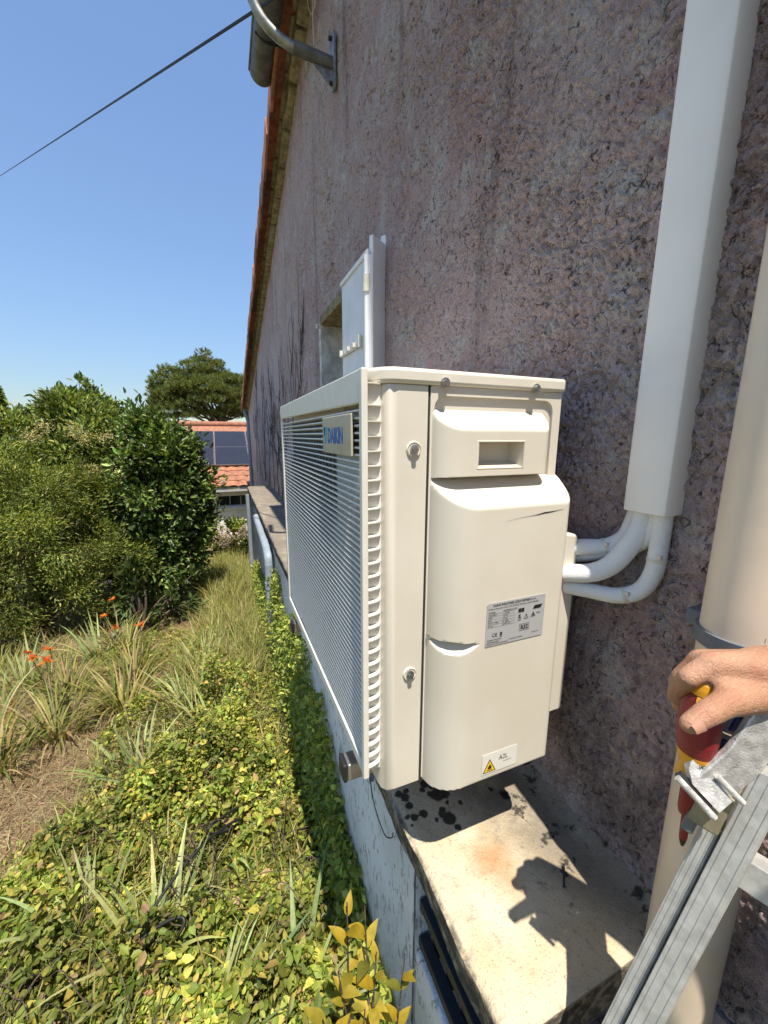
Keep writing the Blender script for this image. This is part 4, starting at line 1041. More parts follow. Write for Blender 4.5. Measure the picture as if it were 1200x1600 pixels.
    P = np.stack([rad_ * np.cos(ang), rad_ * np.sin(ang), h * 5.1], -1); D = np.stack([np.cos(ang), np.sin(ang), .5 + 0 * ang], -1) + .3 * RNG.normal(size=(n, 3))
    v, f, q = leaves(P, D, np.tile([[0, 0, 1.]], (n, 1)) + .4 * RNG.normal(size=(n, 3)), .22, .06, pal(n, DK[1:], .2)); link_mesh('crown', mesh_np('crown', v, f, q, M['leaf']), t)
    m = MB(); m.tube([(b[0], b[1], b[2] - .1), (b[0], b[1], b[2] + 5)], [.14, .02], 8); m.build('trunk', M['bark'], t)
    # umbrella pine
    b = (.4, 27.5, float(zg(.4, 27.5))); t = thing('pine_tree', 'spreading umbrella pine behind the garage roof', 'tree', b); bb = np.array(b)
    m = MB(); m.tube(bez([b, (.3, 27.5, -1.0), (.1, 27.4, .6), (-.2, 27.4, 1.8)], 16), [.30 - .009 * i for i in range(19)][:len(bez([b, (.3, 27.5, -1.0), (.1, 27.4, .6), (-.2, 27.4, 1.8)], 16))], 10)
    r = random.Random(8)
    heads = []
    while len(heads) < 230:
        u, q, h = r.uniform(-1, 1), r.uniform(-1, 1), r.uniform(0, 1)
        if u * u + q * q + h * h > 1 or u * u + q * q + h * h < .30: continue
        lump = .86 + .16 * math.sin(u * 9 + 1) * math.cos(q * 5)
        heads.append((-.85 + 3.75 * u * lump, 27.4 + 1.9 * q, 1.75 + 3.0 * h * lump - .55 * abs(u) + .12 * r.random(), .50))
    for k in range(34): u = r.uniform(-1, 1); heads.append((-.85 + 3.6 * u, 27.4 + r.uniform(-1.2, 1.2), 1.35 + r.uniform(-.35, .5), .45))
    for hx in heads[::9]:
        m.tube(bez([(r.uniform(-.3, .3), 27.4, r.uniform(-.2, 1.6)), ((hx[0]) * .5, (hx[1] + 27.4) / 2, (hx[2]) * .5 + .2), hx[:3]], 8), [.07 - .006 * i for i in range(9)], 5, False)
    m.build('trunk', M['bark'], t, smooth=50)
    Vs = []; Fs = []; Cs = []; off = 0
    for hx in heads:
        n = 30; d = nrmz(RNG.normal(size=(n, 3))); d[:, 2] = np.abs(d[:, 2]) * .9 - .15; P0 = np.array(hx[:3]) + d * hx[3] * RNG.random((n, 1)) ** .4 * np.array([1, 1, .75])
        k = 7; P = np.repeat(P0, k, 0); D = nrmz(np.repeat(nrmz(d + np.array([[0, 0, .8]])), k, 0) + .45 * RNG.normal(size=(n * k, 3)))
        tint = (.75 + .5 * RNG.random((n, 1)))
        c = pal(n * k, [(.14, .19, .055), (.20, .25, .07), (.27, .30, .10)], .15) * np.repeat(tint, k, 0)
        v, f, q = leaves(P - bb, D, nrmz(RNG.normal(size=(n * k, 3))), .26, .030, c, .05); Vs.append(v); Fs.append(f + off); Cs.append(q); off += len(v)
    link_mesh('crown', mesh_np('crown', np.concatenate(Vs), np.concatenate(Fs), np.concatenate(Cs), M['leaf']), t)
    # hydrangea by the garage wall
    hb = (.02, 9.4, float(zg(.02, 9.4))); hr = shrub('hydrangea', 'hydrangea with pale pink flower heads in front of the garage wall', hb, [(.02, 9.4, hb[2] + .38, .42, .35, .36), (-.4, 9.5, hb[2] + .30, .35, .3, .30), (.24, 9.5, hb[2] + .55, .24, .3, .32)], 2600, .10, .055, MD, M['leaf'], .5)
    Vs = []; Fs = []; Cs = []; off = 0
    for i in range(16):
        c = np.array([RNG.uniform(-.35, .40), RNG.uniform(9.0, 9.15), hb[2] + RNG.uniform(.30, .85)]); n = 70; d = nrmz(RNG.normal(size=(n, 3))); P = c + d * .085 - np.array(hb)
        v, f, q = leaves(P, nrmz(np.cross(d, RNG.normal(size=(n, 3)))), d, .035, .03, pal(n, [(.62, .50, .44), (.66, .58, .50), (.55, .40, .36)], .08)); Vs.append(v); Fs.append(f + off); Cs.append(q); off += len(v)
    link_mesh('flower_heads', mesh_np('flower_heads', np.concatenate(Vs), np.concatenate(Fs), np.concatenate(Cs), M['petal']), hr)
    bk = MB(); n = 18; bx, by = -1.52, 5.55; z = float(zg(bx, by)) + .42
    ring = lambda r, zz: [(bx + r * math.cos(2 * math.pi * i / n), by + r * math.sin(2 * math.pi * i / n), zz) for i in range(n)]
    bk.ring(ring(.075, z), ring(.10, z + .17)); bk.ring(ring(.10, z + .17), ring(.092, z + .17)); bk.ring(ring(.092, z + .17), ring(.07, z + .01)); bk.cap(ring(.075, z)); bk.cap(ring(.07, z + .01)); bk.tube([(bx, by, z - .5), (bx, by, z)], .02, 6)
    tag(bk.build('bucket', M['pot'], smooth=40), 'old grey bucket half hidden in the shade of the hedge', 'bucket')
trees()

def low_plants():
    Wx = .335
    # --- dry straw thatch on the bare patches (nobody could count it)
    def patch(cx, cy, rx, ry, n): 
        a = RNG.random(n) * 6.283; r = np.sqrt(RNG.random(n)); return cx + rx * r * np.cos(a), cy + ry * r * np.sin(a)
    xs, ys = [], []
    for p in ((-1.15, 2.15, .55, .75, 7000), (-.95, 3.0, .5, .6, 3000), (-1.5, 3.8, .9, .8, 5200), (-.62, 5.0, .16, .9, 2600), (-1.2, 1.2, .5, .5, 1500), (-.5, 3.6, .9, 2.4, 6000), (-.2, 1.6, .7, 1.2, 2500)):
        a, b = patch(*p); xs.append(a); ys.append(b)
    x = np.concatenate(xs); y = np.concatenate(ys); k = x < Wx - .02; x, y = x[k], y[k]; n = len(x)
    D = RNG.normal(size=(n, 3)); D[:, 2] = np.abs(D[:, 2]) * .22
    v, f, q = blades(np.stack([x, y, zg(x, y) + RNG.random(n) * .015], -1), nrmz(D), RNG.uniform(.05, .16, n), .003, pal(n, [(.44, .33, .18), (.34, .24, .13), (.52, .42, .25), (.24, .16, .09)], .15), .35, 2)
    o = link_mesh('dry_straw', mesh_np('dry_straw', v, f, q, M['blade'])); tag(o, 'matted dry straw and dead stems over the bare ground', 'straw', kind='stuff')
    # --- grass, denser beside the path and along the wall
    xs, ys, hs = [], [], []
    for cx, cy, rx, ry, n, h in ((-.02, 5.2, .34, 2.3, 5200, .36), (-.1, 7.2, .5, 1.6, 2600, .40), (-.15, 3.6, .42, 1.1, 2600, .30), (-.95, 6.0, 1.6, 1.2, 2200, .2), (-.35, 2.2, .6, .9, 1000, .20), (-.5, 1.2, .75, .7, 1000, .18), (-.05, 1.4, .5, .9, 500, .2), (-2.6, 4.2, 1.2, 1.0, 2000, .25), (-1.2, 9.5, 2.5, 2.5, 3000, .35)):
        a, b = patch(cx, cy, rx, ry, n); xs.append(a); ys.append(b); hs.append(np.full(n, h))
    x, y, h = map(np.concatenate, (xs, ys, hs)); k = (x < Wx - .03) & ~((np.abs(x + .62 - .05 * np.sin(y * 2)) < .10) & (y > 3.9) & (y < 6.2)); x, y, h = x[k], y[k], h[k]; n = len(x)
    D = RNG.normal(size=(n, 3)) * .35; D[:, 2] = 1
    v, f, q = blades(np.stack([x, y, zg(x, y) - .01], -1), nrmz(D), h * RNG.uniform(.5, 1.3, n), RNG.uniform(.004, .009, n), pal(n, [(.24, .26, .06), (.34, .33, .10), (.45, .40, .15), (.17, .20, .05), (.54, .45, .22)], .2, (.28, .28, .18, .16, .10)), RNG.uniform(.3, 1.3, n), 4)
    o = link_mesh('grass', mesh_np('grass', v, f, q, M['blade'])); tag(o, 'tall yellowing grass along the garden path', 'grass', kind='stuff')
    # --- creeping brambles and ivy
    def cover(name, label, spec, palc, L0):
        Ps, hs = [], []
        for cx, cy, rx, ry, n, ht in spec:
            a, b = patch(cx, cy, rx, ry, n); kk = a < Wx - .03
            a, b = a[kk], b[kk]; m = len(a); edge = 1 - np.clip(np.hypot((a - cx) / rx, (b - cy) / ry), 0, 1) ** 3
            top = ht * edge * (.05 + 2.6 * fbm(a * 6 + 3, b * 6 + 3, 4, 4) ** 1.6); u = RNG.random(m) ** .45
            Ps.append(np.stack([a, b, zg(a, b) + top * u], -1)); hs.append(u)
        P = np.concatenate(Ps); u = np.concatenate(hs); n = len(P)
        D = RNG.normal(size=(n, 3)); D[:, 2] *= .5; N = np.array([[0, 0, 1.]]) + .75 * RNG.normal(size=(n, 3))
        l = L0 * np.clip(np.exp(RNG.normal(-.05, .38, n)), .4, 2.0)
        patchy = fbm(P[:, 0] * 6 + 30, P[:, 1] * 6 + 30, 3, 3)
        keep = patchy + .30 * RNG.random(n) > .43
        P, D, N, l, patchy = P[keep], D[keep], N[keep], l[keep], patchy[keep]; n = len(P)
        col = pal(n, palc, .2, (.22, .24, .18, .18, .13, .05)) * (.55 + .95 * np.clip((patchy[:, None] - .3) * 2, 0, 1)) * (.75 + .5 * fbm(P[:, 0] * 14 + 9, P[:, 1] * 14, 2, 6))[:, None]; v, f, q = leaves(P, D, nrmz(N), l, l * .62, col, .12)
        return tag(link_mesh(name, mesh_np(name, v, f, q, M['leaf'])), label, 'ground cover', kind='stuff')
    br = [(0.272, 0.339, 0.054), (0.382, 0.445, 0.081), (0.185, 0.253, 0.046), (0.544, 0.557, 0.116), (0.742, 0.652, 0.143), (0.512, 0.345, 0.172)]
    cover('bramble_cover', 'low brambles and creeping weeds covering the ground below the wall',
          ((-.22, 1.0, .62, .75, 32400, .22), (-.25, 1.9, .55, .8, 28350, .24), (-.14, 2.9, .36, .8, 11000, .28), (-.65, .95, .55, .6, 17550, .16), (-.8, 1.75, .35, .5, 5000, .12), (-.45, 2.8, .5, .7, 7000, .16), (-.15, 4.0, .4, .7, 4000, .2), (-.75, 4.3, .6, .5, 3000, .14), (-.55, 1.6, .5, .9, 11000, .18), (.17, 1.15, .2, .6, 4000, .10), (.17, 2.0, .2, .8, 4000, .10), (.18, 3.0, .2, .8, 3000, .12)), br, .0245)
    st = MB(); r = random.Random(12)                                   # bare runners between the leaves
    for k in range(170):
        a, b = r.uniform(-.75, .28), r.uniform(.55, 3.0); an = r.uniform(0, 6.28); L = r.uniform(.12, .4); P = []
        for q in range(5):
            t = q / 4; px, py = a + math.cos(an) * L * t, b + math.sin(an) * L * t + .04 * math.sin(t * 5 + k); px = min(px, .31); P.append((px, py, float(zg(px, py)) + .05 + .16 * math.sin(t * 3.1) * r.uniform(.6, 1.3)))
        st.tube(bez(P, 12), [.0022, .0022] + [.0018] * 11, 4, False)
    tag(st.build('runners', M['bark'], recalc=False), 'thin bare bramble runners among the ground cover', 'runners', kind='stuff')
    # weeds climbing the white wall
    n = 16000; y = RNG.random(n) ** 1.1 * 5.6 + .72; hgt = np.interp(y, [.7, 1.0, 1.5, 2.2, 3.2, 4.2, 6.5], [.18, .36, .66, .84, .88, .62, .46]) * (.55 + .9 * fbm(y * 3 + 5, y * 0 + 1, 3, 8)); u = RNG.random(n) ** .8
    z = zg(np.full(n, .3), y) + u * (hgt + .10 * RNG.random(n)); x = .335 - RNG.random(n) ** 1.5 * (.09 * (1 - u) + .04)
    v, f, q = leaves(np.stack([x, y, z], -1), RNG.normal(size=(n, 3)) + np.array([[-.3, 0, .2]]), nrmz(np.array([[-.8, -.2, .6]]) + .5 * RNG.normal(size=(n, 3))), RNG.uniform(.02, .045, n), RNG.uniform(.010, .022, n), pal(n, br[:4], .2), .12)
    tag(link_mesh('wall_weeds', mesh_np('wall_weeds', v, f, q, M['leaf'])), 'shaded weeds growing up the foot of the white wall', 'weeds', kind='stuff')
    # --- iris and day-lily clumps, one thing each
    def clump(name, label, cat, group, cx, cy, n, L, Wd, cols, lean, droop, spread, flat=False):
        z = float(zg(cx, cy)); t = thing(name, label, cat, (cx, cy, z), group); a = RNG.random(n) * 6.283; r = spread * np.sqrt(RNG.random(n))
        P = np.stack([r * np.cos(a), r * np.sin(a), zg(cx + r * np.cos(a), cy + r * np.sin(a)) - z - .01], -1); D = np.stack([np.cos(a), np.sin(a), 0 * a], -1) * (lean * (.35 + RNG.random((n, 1)))) + .12 * RNG.normal(size=(n, 3)); D[:, 2] = 1
        v, f, q = blades(P, nrmz(D), L * RNG.uniform(.55, 1.15, n), Wd * RNG.uniform(.7, 1.2, n), pal(n, cols, .14, (.32, .30, .24, .09, .05)), droop * RNG.uniform(.3, 1.5, n), 6)
        link_mesh('blades', mesh_np('blades', v, f, q, M['blade'], True), t); return t
    IR = [(.34, .41, .16), (.46, .50, .21), (.26, .34, .13), (.58, .54, .25), (.54, .41, .20)]
    DL = [(.24, .24, .06), (.34, .31, .09), (.17, .20, .045), (.46, .38, .17), (.50, .38, .20)]
    g1 = 'iris clumps in the ground cover'; g2 = 'day lily clumps along the path'
    for cx, cy, n, L, lab in ((-.40, 2.05, 16, .34, 'iris clump with grey-green sword leaves in the middle of the brambles'),
                              (-.62, 2.35, 22, .36, 'iris clump leaning left beside the straw path'),
                              (-.38, 1.32, 18, .34, 'broad bright iris clump left of the dark cable loops'),
                              (-.62, 1.50, 16, .30, 'small iris clump with withered tips near the straw patch'),
                              (-.18, .98, 16, .32, 'iris clump at the bottom edge of the picture'),
                              (-.15, 1.62, 12, .26, 'short iris tuft among the brambles near the shadow edge'),
                              (.09, .94, 10, .36, 'tall iris leaves at the bottom beside the wall shadow'),
                              (-1.30, 4.35, 20, .50, 'pale iris clump under the hedge behind the orange lilies'),
                              (-1.75, 4.0, 18, .50, 'iris clump at the left under the fine-leaved shrub'),
                              (-1.72, 3.45, 14, .42, 'iris clump at the left edge among dead leaves'),
                              (-.38, 2.95, 22, .40, 'grey-green iris row right of the day lilies'),
                              (-.20, 2.55, 18, .36, 'iris clump half sunk in the brambles by the shadow'),
                              (-.30, 3.5, 22, .42, 'iris clump in the long grass by the path'),
                              (-.55, .80, 12, .28, 'iris tuft at the bottom left corner')):
        clump('iris_clump', lab, 'iris', g1, cx, cy, int(n * 1.4), L * 1.05, .021, IR, .6, .75, .10)
    for cx, cy, n, L, fl, lab in ((-.86, 3.25, 120, 0.43, 0, 'yellow-green day lily clump arching beside the path'), (-1.22, 3.05, 90, 0.43, 1, 'day lily clump with straw-coloured leaves at the left'),
                                  (-.90, 3.80, 110, 0.43, 2, 'day lily clump with orange flowers behind the largest one'), (-1.35, 3.65, 90, 0.39, 3, 'day lily clump with most orange flowers, left of the path'),
                                  (-1.10, 4.45, 90, 0.43, 2, 'farthest day lily clump, below the hedge'), (-1.45, 2.80, 70, 0.39, 0, 'day lily clump at the left edge above the straw patch')):
        t = clump('day_lily', lab, 'day lily', g2, cx, cy, n, L, .016, DL, .6, 1.3, .13)
        z0 = float(zg(cx, cy))
        for k in range(fl):
            fx, fy, fz = RNG.uniform(-.22, .22), RNG.uniform(-.15, .15), RNG.uniform(.42, .62)
            s = MB(); s.tube([(cx + fx * .4, cy + fy * .4, z0), (cx + fx, cy + fy, z0 + fz)], .004, 5, False); s.build('stalk', M['straw'], t)
            m = 7; a = np.arange(m) * 6.283 / m; D = np.stack([np.cos(a), np.sin(a), .5 + 0 * a], -1) + .45 * RNG.normal(size=(m, 3)); P = np.tile([[fx, fy, fz]], (m, 1))
            v, f, q = leaves(P, D, np.stack([-np.cos(a), -np.sin(a), 1.5 + 0 * a], -1), .05 * RNG.uniform(.6, 1.2, m), .026, pal(m, [(.62, .14, .02), (.70, .20, .03)], .1)); link_mesh('flower', mesh_np('flower', v, f, q, M['petal']), t)
    # black cable loops lying in the brambles
    pts = []
    for i in range(44):
        t = i / 43; px = -.42 + .55 * t + .12 * math.sin(t * 17); py = 1.15 + .85 * t + .10 * math.cos(t * 14); pts.append((px, py, float(zg(px, py)) + .16 + .04 * math.sin(t * 21)))
    c = MB(); c.tube(bez(pts, 130), .006, 8); tag(c.build('garden_cable', M['wire'], smooth=60), 'black cable lying in loops on the brambles', 'cable')
low_plants()

# golden-leaved shrub close below the camera: every leaf is its own part
def golden():
    z0 = float(zg(.2, .6)); t = thing('golden_shrub', 'small shrub with golden yellow leaves at the foot of the white wall', 'shrub', (.2, .6, z0))
    n = 6; V = []; F = []
    for i in range(n + 1):
        u = i / n; w = .5 * math.sin(math.pi * u ** .8) * .46 * (1 if u < 1 else 0); z = -.28 * u * u
        V += [(-w, u, z + w * .35), (0, u, z), (w, u, z + w * .35)]
    for i in range(n): F += [(3 * i, 3 * i + 1, 3 * i + 4, 3 * i + 3), (3 * i + 1, 3 * i + 2, 3 * i + 5, 3 * i + 4)]
    data = []
    for c in ((.44, .31, .022), (.34, .28, .03), (.52, .40, .05), (.20, .20, .03)):
        cc = np.array([c] * len(V)) * RNG.uniform(.9, 1.1, (len(V), 1)); V4 = np.array(V); me = bpy.data.meshes.new('leaf'); me.from_pydata(V, [], F); me.materials.append(M['leaf'])
        a = me.color_attributes.new('Col', 'FLOAT_COLOR', 'POINT'); c4 = np.ones((len(V), 4), np.float32); c4[:, :3] = cc; a.data.foreach_set('color', c4.ravel()); me.polygons.foreach_set('use_smooth', [True] * len(F)); data.append(me)
    r = random.Random(4); ZU = Vector((0, 0, 1))
    for bx, by, tx, ty, tz, k in ((.21, .66, .178, .64, -.99, 12), (.21, .62, .145, .60, -1.10, 11), (.22, .64, .235, .61, -1.12, 12), (.20, .60, .105, .575, -1.16, 10), (.22, .6, .30, .60, -1.15, 11), (.20, .60, .190, .56, -1.17, 11), (.22, .6, .265, .555, -1.22, 10), (.21, .6, .14, .54, -1.25, 9), (.22, .6, .225, .66, -1.05, 10)):
        P = bez([(bx, by, z0), ((bx + tx) / 2 + r.uniform(-.02, .02), (by + ty) / 2, (z0 + tz) / 2), (tx, ty, tz)], 20)
        s = MB(); s.tube(P, [.005 - .00018 * i for i in range(len(P))], 6, False); s.build('stem', M['bark'], t, smooth=50)
        for i in range(k):
            u = .35 + .65 * (i + r.random() * .6) / k; p = P[min(len(P) - 1, int(u * (len(P) - 1)))]; a = i * 2.4 + r.uniform(-.4, .4)
            d = Vector((math.cos(a), math.sin(a), r.uniform(.15, .9) + (.8 if i > k - 4 else 0))).normalized(); sd = d.cross(ZU).normalized(); nn = sd.cross(d)
            L = r.uniform(.034, .066); o = bpy.data.objects.new('leaf', r.choices(data, (4, 3, 3, 1))[0]); COL.objects.link(o); o.parent = t
            Mx = Matrix((sd, d, nn)).transposed().to_4x4(); o.matrix_local = Matrix.Translation(Vector(p) - Vector(ORG[t.name])) @ Mx @ Matrix.Diagonal((L, L, L, 1)); ORG[o.name] = ORG[t.name]
golden()

# ------------------------------------------------------------------ ladder
def ladder():
    t = thing('ladder', 'aluminium ladder with cast hinge bracket leaning beside the drain pipe', 'ladder', (.42, .05, -1.86))
    d = Vector((-.064, .019, -.233)).normalized(); e1 = Vector((.30, -.954, 0)); e2 = -d.cross(e1).normalized()
    e2 = e2 if e2.x > 0 else -e2
    L0 = Vector((.50, .185, -.398)); n = e2; ydir = -e1
    def on(z): return L0 + d * ((z - L0.z) / d.z)
    def stile(o, ztop, w, dep, name='stile'):
        A = on(ztop) + o; B = on(-1.84) + o; c = (A + B) / 2 + e1 * w / 2 + e2 * dep / 2; L = (B - A).length / 2; m = MB()
        m.obox(c, e2 * dep / 2, e1 * w / 2, d * L)
        for k in (-.30, .02, .34): m.obox(c - e2 * (dep / 2 + .0003) + e1 * (w * k), e2 * .0009, e1 * .0012, d * L)
        m.obox(c + e1 * (w / 2 + .0005) - e2 * (dep * .32), e2 * .002, e1 * .0012, d * L)
        m.obox(c + e1 * (w / 2 + .0005) + e2 * (dep * .36), e2 * .002, e1 * .0012, d * L)
        return m.build(name, M['alu'], t, bevel=.002)
    Z0 = Vector((0, 0, 0))
    stile(Z0, -.355, .027, .064); stile(-e1 * .018 + e2 * .010, -.445, .016, .05); stile(e1 * .43, -.355, .034, .064); stile(e1 * .468, -.445, .022, .05)
    for k in range(6):
        c = on(-.475 - .26 * k) + e1 * .026 + e2 * .034; m = MB(); B = c + e1 * .40
        m.bar(c, B, .030, .034, d)
        for j in range(6): m.bar(c - d * .0155 + e2 * (-.0135 + .0054 * j) * 1.0, B - d * .0155 + e2 * (-.0135 + .0054 * j), .0022, .003, d)
        m.build('rung', M['alu'], t, bevel=.0018)
    # cast hinge bracket: swept arm, jaw plates, pivot bar
    m = MB()
    pts = [(.4755, .2000, -.3810), (.4860, .1945, -.3640), (.4985, .1885, -.3440), (.5090, .1850, -.3220), (.5200, .1820, -.3000), (.5360, .178, -.285)]
    P = bez(pts, 20); wv = Vector((.36, -.66, -.66)).normalized()
    rows = []
    for i, p in enumerate(P):
        dd = (P[min(i + 1, len(P) - 1)] - P[max(0, i - 1)]).normalized(); sd = dd.cross(FW).normalized(); th = dd.cross(sd).normalized()
        hw = .0215
        rows.append([p - sd * hw - th * .004, p + sd * hw - th * .004, p + sd * hw + th * .004, p - sd * hw + th * .004])
    for a, b in zip(rows[:-1], rows[1:]): m.ring(a, b)
    m.cap(rows[0]); m.cap(rows[-1])
    hb = m.build('hinge_bracket', M['cast'], t, smooth=40, bevel=.0015)
    def plate(poly, th, name, mat, up=0.0):
        Pp = [Vector(p) for p in poly]; nn = (Pp[1] - Pp[0]).cross(Pp[2] - Pp[0]).normalized()
        if nn.dot(FW) > 0: nn = -nn
        m = MB(); A = [p + nn * up for p in Pp]; B = [p - nn * th + nn * up for p in Pp]; m.ring(A, B); m.cap(A); m.cap(B); m.build(name, mat, hb, bevel=.001)
    C0 = Vector((.4669, .1960, -.3745)); ex = (Vector((.4744, .1810, -.3889)) - Vector((.4589, .2093, -.3634))).normalized(); ey = ex.cross(FW).normalized(); ey = -ey if ey.z < 0 else ey
    q = lambda a, b: C0 + ex * a + ey * b
    plate([q(-.027, .002), q(-.024, -.004), q(-.012, -.013), q(.020, -.013), q(.020, .006), q(.002, .009), q(-.004, .005), q(-.010, .006), q(-.006, .012), q(-.014, .016), q(-.022, .015), q(-.028, .010)], .012, 'jaw', M['cast'])
    mm = MB(); mm.tube([q(-.0265, -.0205) - FW * .002, q(.019, -.0205) - FW * .002], .0036, 10); mm.build('pivot_bar', M['cast'], hb, smooth=50)
    mm = MB(); mm.tube([q(-.006, .0125) - FW * .003, q(.024, .0125) - FW * .003], .0032, 10); mm.build('jaw_rib', M['cast'], hb, smooth=50)
    mm = MB(); mm.bar(q(-.022, -.0165) + FW * .006, q(.016, -.0165) + FW * .006, .008, .008); mm.build('jaw_gap', M['iron'], hb)
    mm = MB(); mm.obox(Vector((.478, .198, -.410)), e1 * .014, e2 * .003, d * .024); mm.build('guide_plate', M['brass'], t, bevel=.002)
    mm = MB(); mm.obox(Vector((.470, .210, -.436)), e1 * .006, e2 * .004, d * .013); mm.build('guide_tab', M['zinc'], t, bevel=.002)
    for cc in ((.5190, .2090, -.3180), (.5050, .2120, -.3500)):
        ax = (Vector((.5306, .2061, -.3182)) - Vector((.518, .2098, -.351))).normalized(); sx = ax.cross(FW).normalized()
        mm = MB(); mm.obox(Vector(cc), sx * .0090, ax * .0165, FW * .004); lo = mm.build('latch', M['greyplastic'], t, bevel=.002)
        mm = MB(); mm.obox(Vector(cc) - FW * .0042 + sx * .001, sx * .0050, ax * .0120, FW * .001); mm.build('latch_insert', M['blue'], lo, bevel=.001)
ladder()

# ------------------------------------------------------------------ screwdriver
def screwdriver():
    a = Vector((.4790, .2232, -.2692)); b = Vector((.4751, .2163, -.4756)); ax = (b - a).normalized(); L = (b - a).length
    t = thing('screwdriver', 'red and yellow insulated screwdriver pointing down in the hand', 'screwdriver', tuple(b))
    s = ax.orthogonal().normalized(); u = ax.cross(s)
    def lathe(prof, name, mat, parent=t, lob=0.0, n=30):
        m = MB(); R_ = []
        for d, r in prof: R_.append([a + ax * d + (s * math.cos(q) + u * math.sin(q)) * r * (1 + lob * math.cos(3 * q)) for q in [2 * math.pi * i / n for i in range(n)]])
        for p, q in zip(R_[:-1], R_[1:]): m.ring(p, q)
        m.cap(R_[0]); m.cap(R_[-1]); return m.build(name, mat, parent, smooth=45)
    lathe([(-.010, .006), (-.008, .0115), (-.003, .0145), (.004, .0155), (.010, .0158)], 'end_cap', M['yellow'])
    h = lathe([(.0095, .0150), (.018, .0175), (.032, .0195), (.050, .0205), (.066, .0200), (.078, .0185), (.084, .0172)], 'handle', M['red'], lob=.05)
    lathe([(.0835, .0178), (.090, .0168), (.098, .0148), (.106, .0142), (.113, .0160), (.118, .0165), (.121, .0120)], 'collar', M['yellow'], lob=.03)
    for q0 in (0.4, 2.5, 4.6):
        m = MB(); A = []; B = []
        for i in range(10):
            d = .011 + .03 * i / 9; r = np.interp(d, [.0095, .018, .032, .050], [.0150, .0175, .0195, .0205]) * 1.055; w = .28 * math.cos(i / 9 * 1.5)
            A.append(a + ax * d + (s * math.cos(q0 - w) + u * math.sin(q0 - w)) * r); B.append(a + ax * d + (s * math.cos(q0 + w) + u * math.sin(q0 + w)) * r)
        m.ring(A, B, close=False); m.build('inlay', M['yellow'], h, smooth=50)
    lathe([(.120, .0062), (.136, .0060)], 'shaft_root', M['red']); lathe([(.135, .0070), (.138, .0092), (.160, .0094), (.166, .0082), (.168, .0050)], 'shaft_sleeve', M['red']); lathe([(.166, .0045), (.198, .0042), (L - .006, .0040)], 'shaft', M['red'])
    lathe([(L - .0065, .0038), (L - .002, .0034), (L + .004, .0016)], 'tip', M['tipsteel'], n=8)
    m = MB(); f = -FW; f = (f - ax * f.dot(ax)).normalized(); sd = f.cross(ax).normalized(); sd = sd if sd.dot(RX) > 0 else -sd
    put_text(m, 'VDE', .006, a + ax * .092 + f * .0176 - sd * .010, sd, -ax, .0002); put_text(m, '1000V', .0045, a + ax * .0985 + f * .0158 - sd * .010, sd, -ax)
    m.build('printing', M['black'], t, recalc=False)
screwdriver()

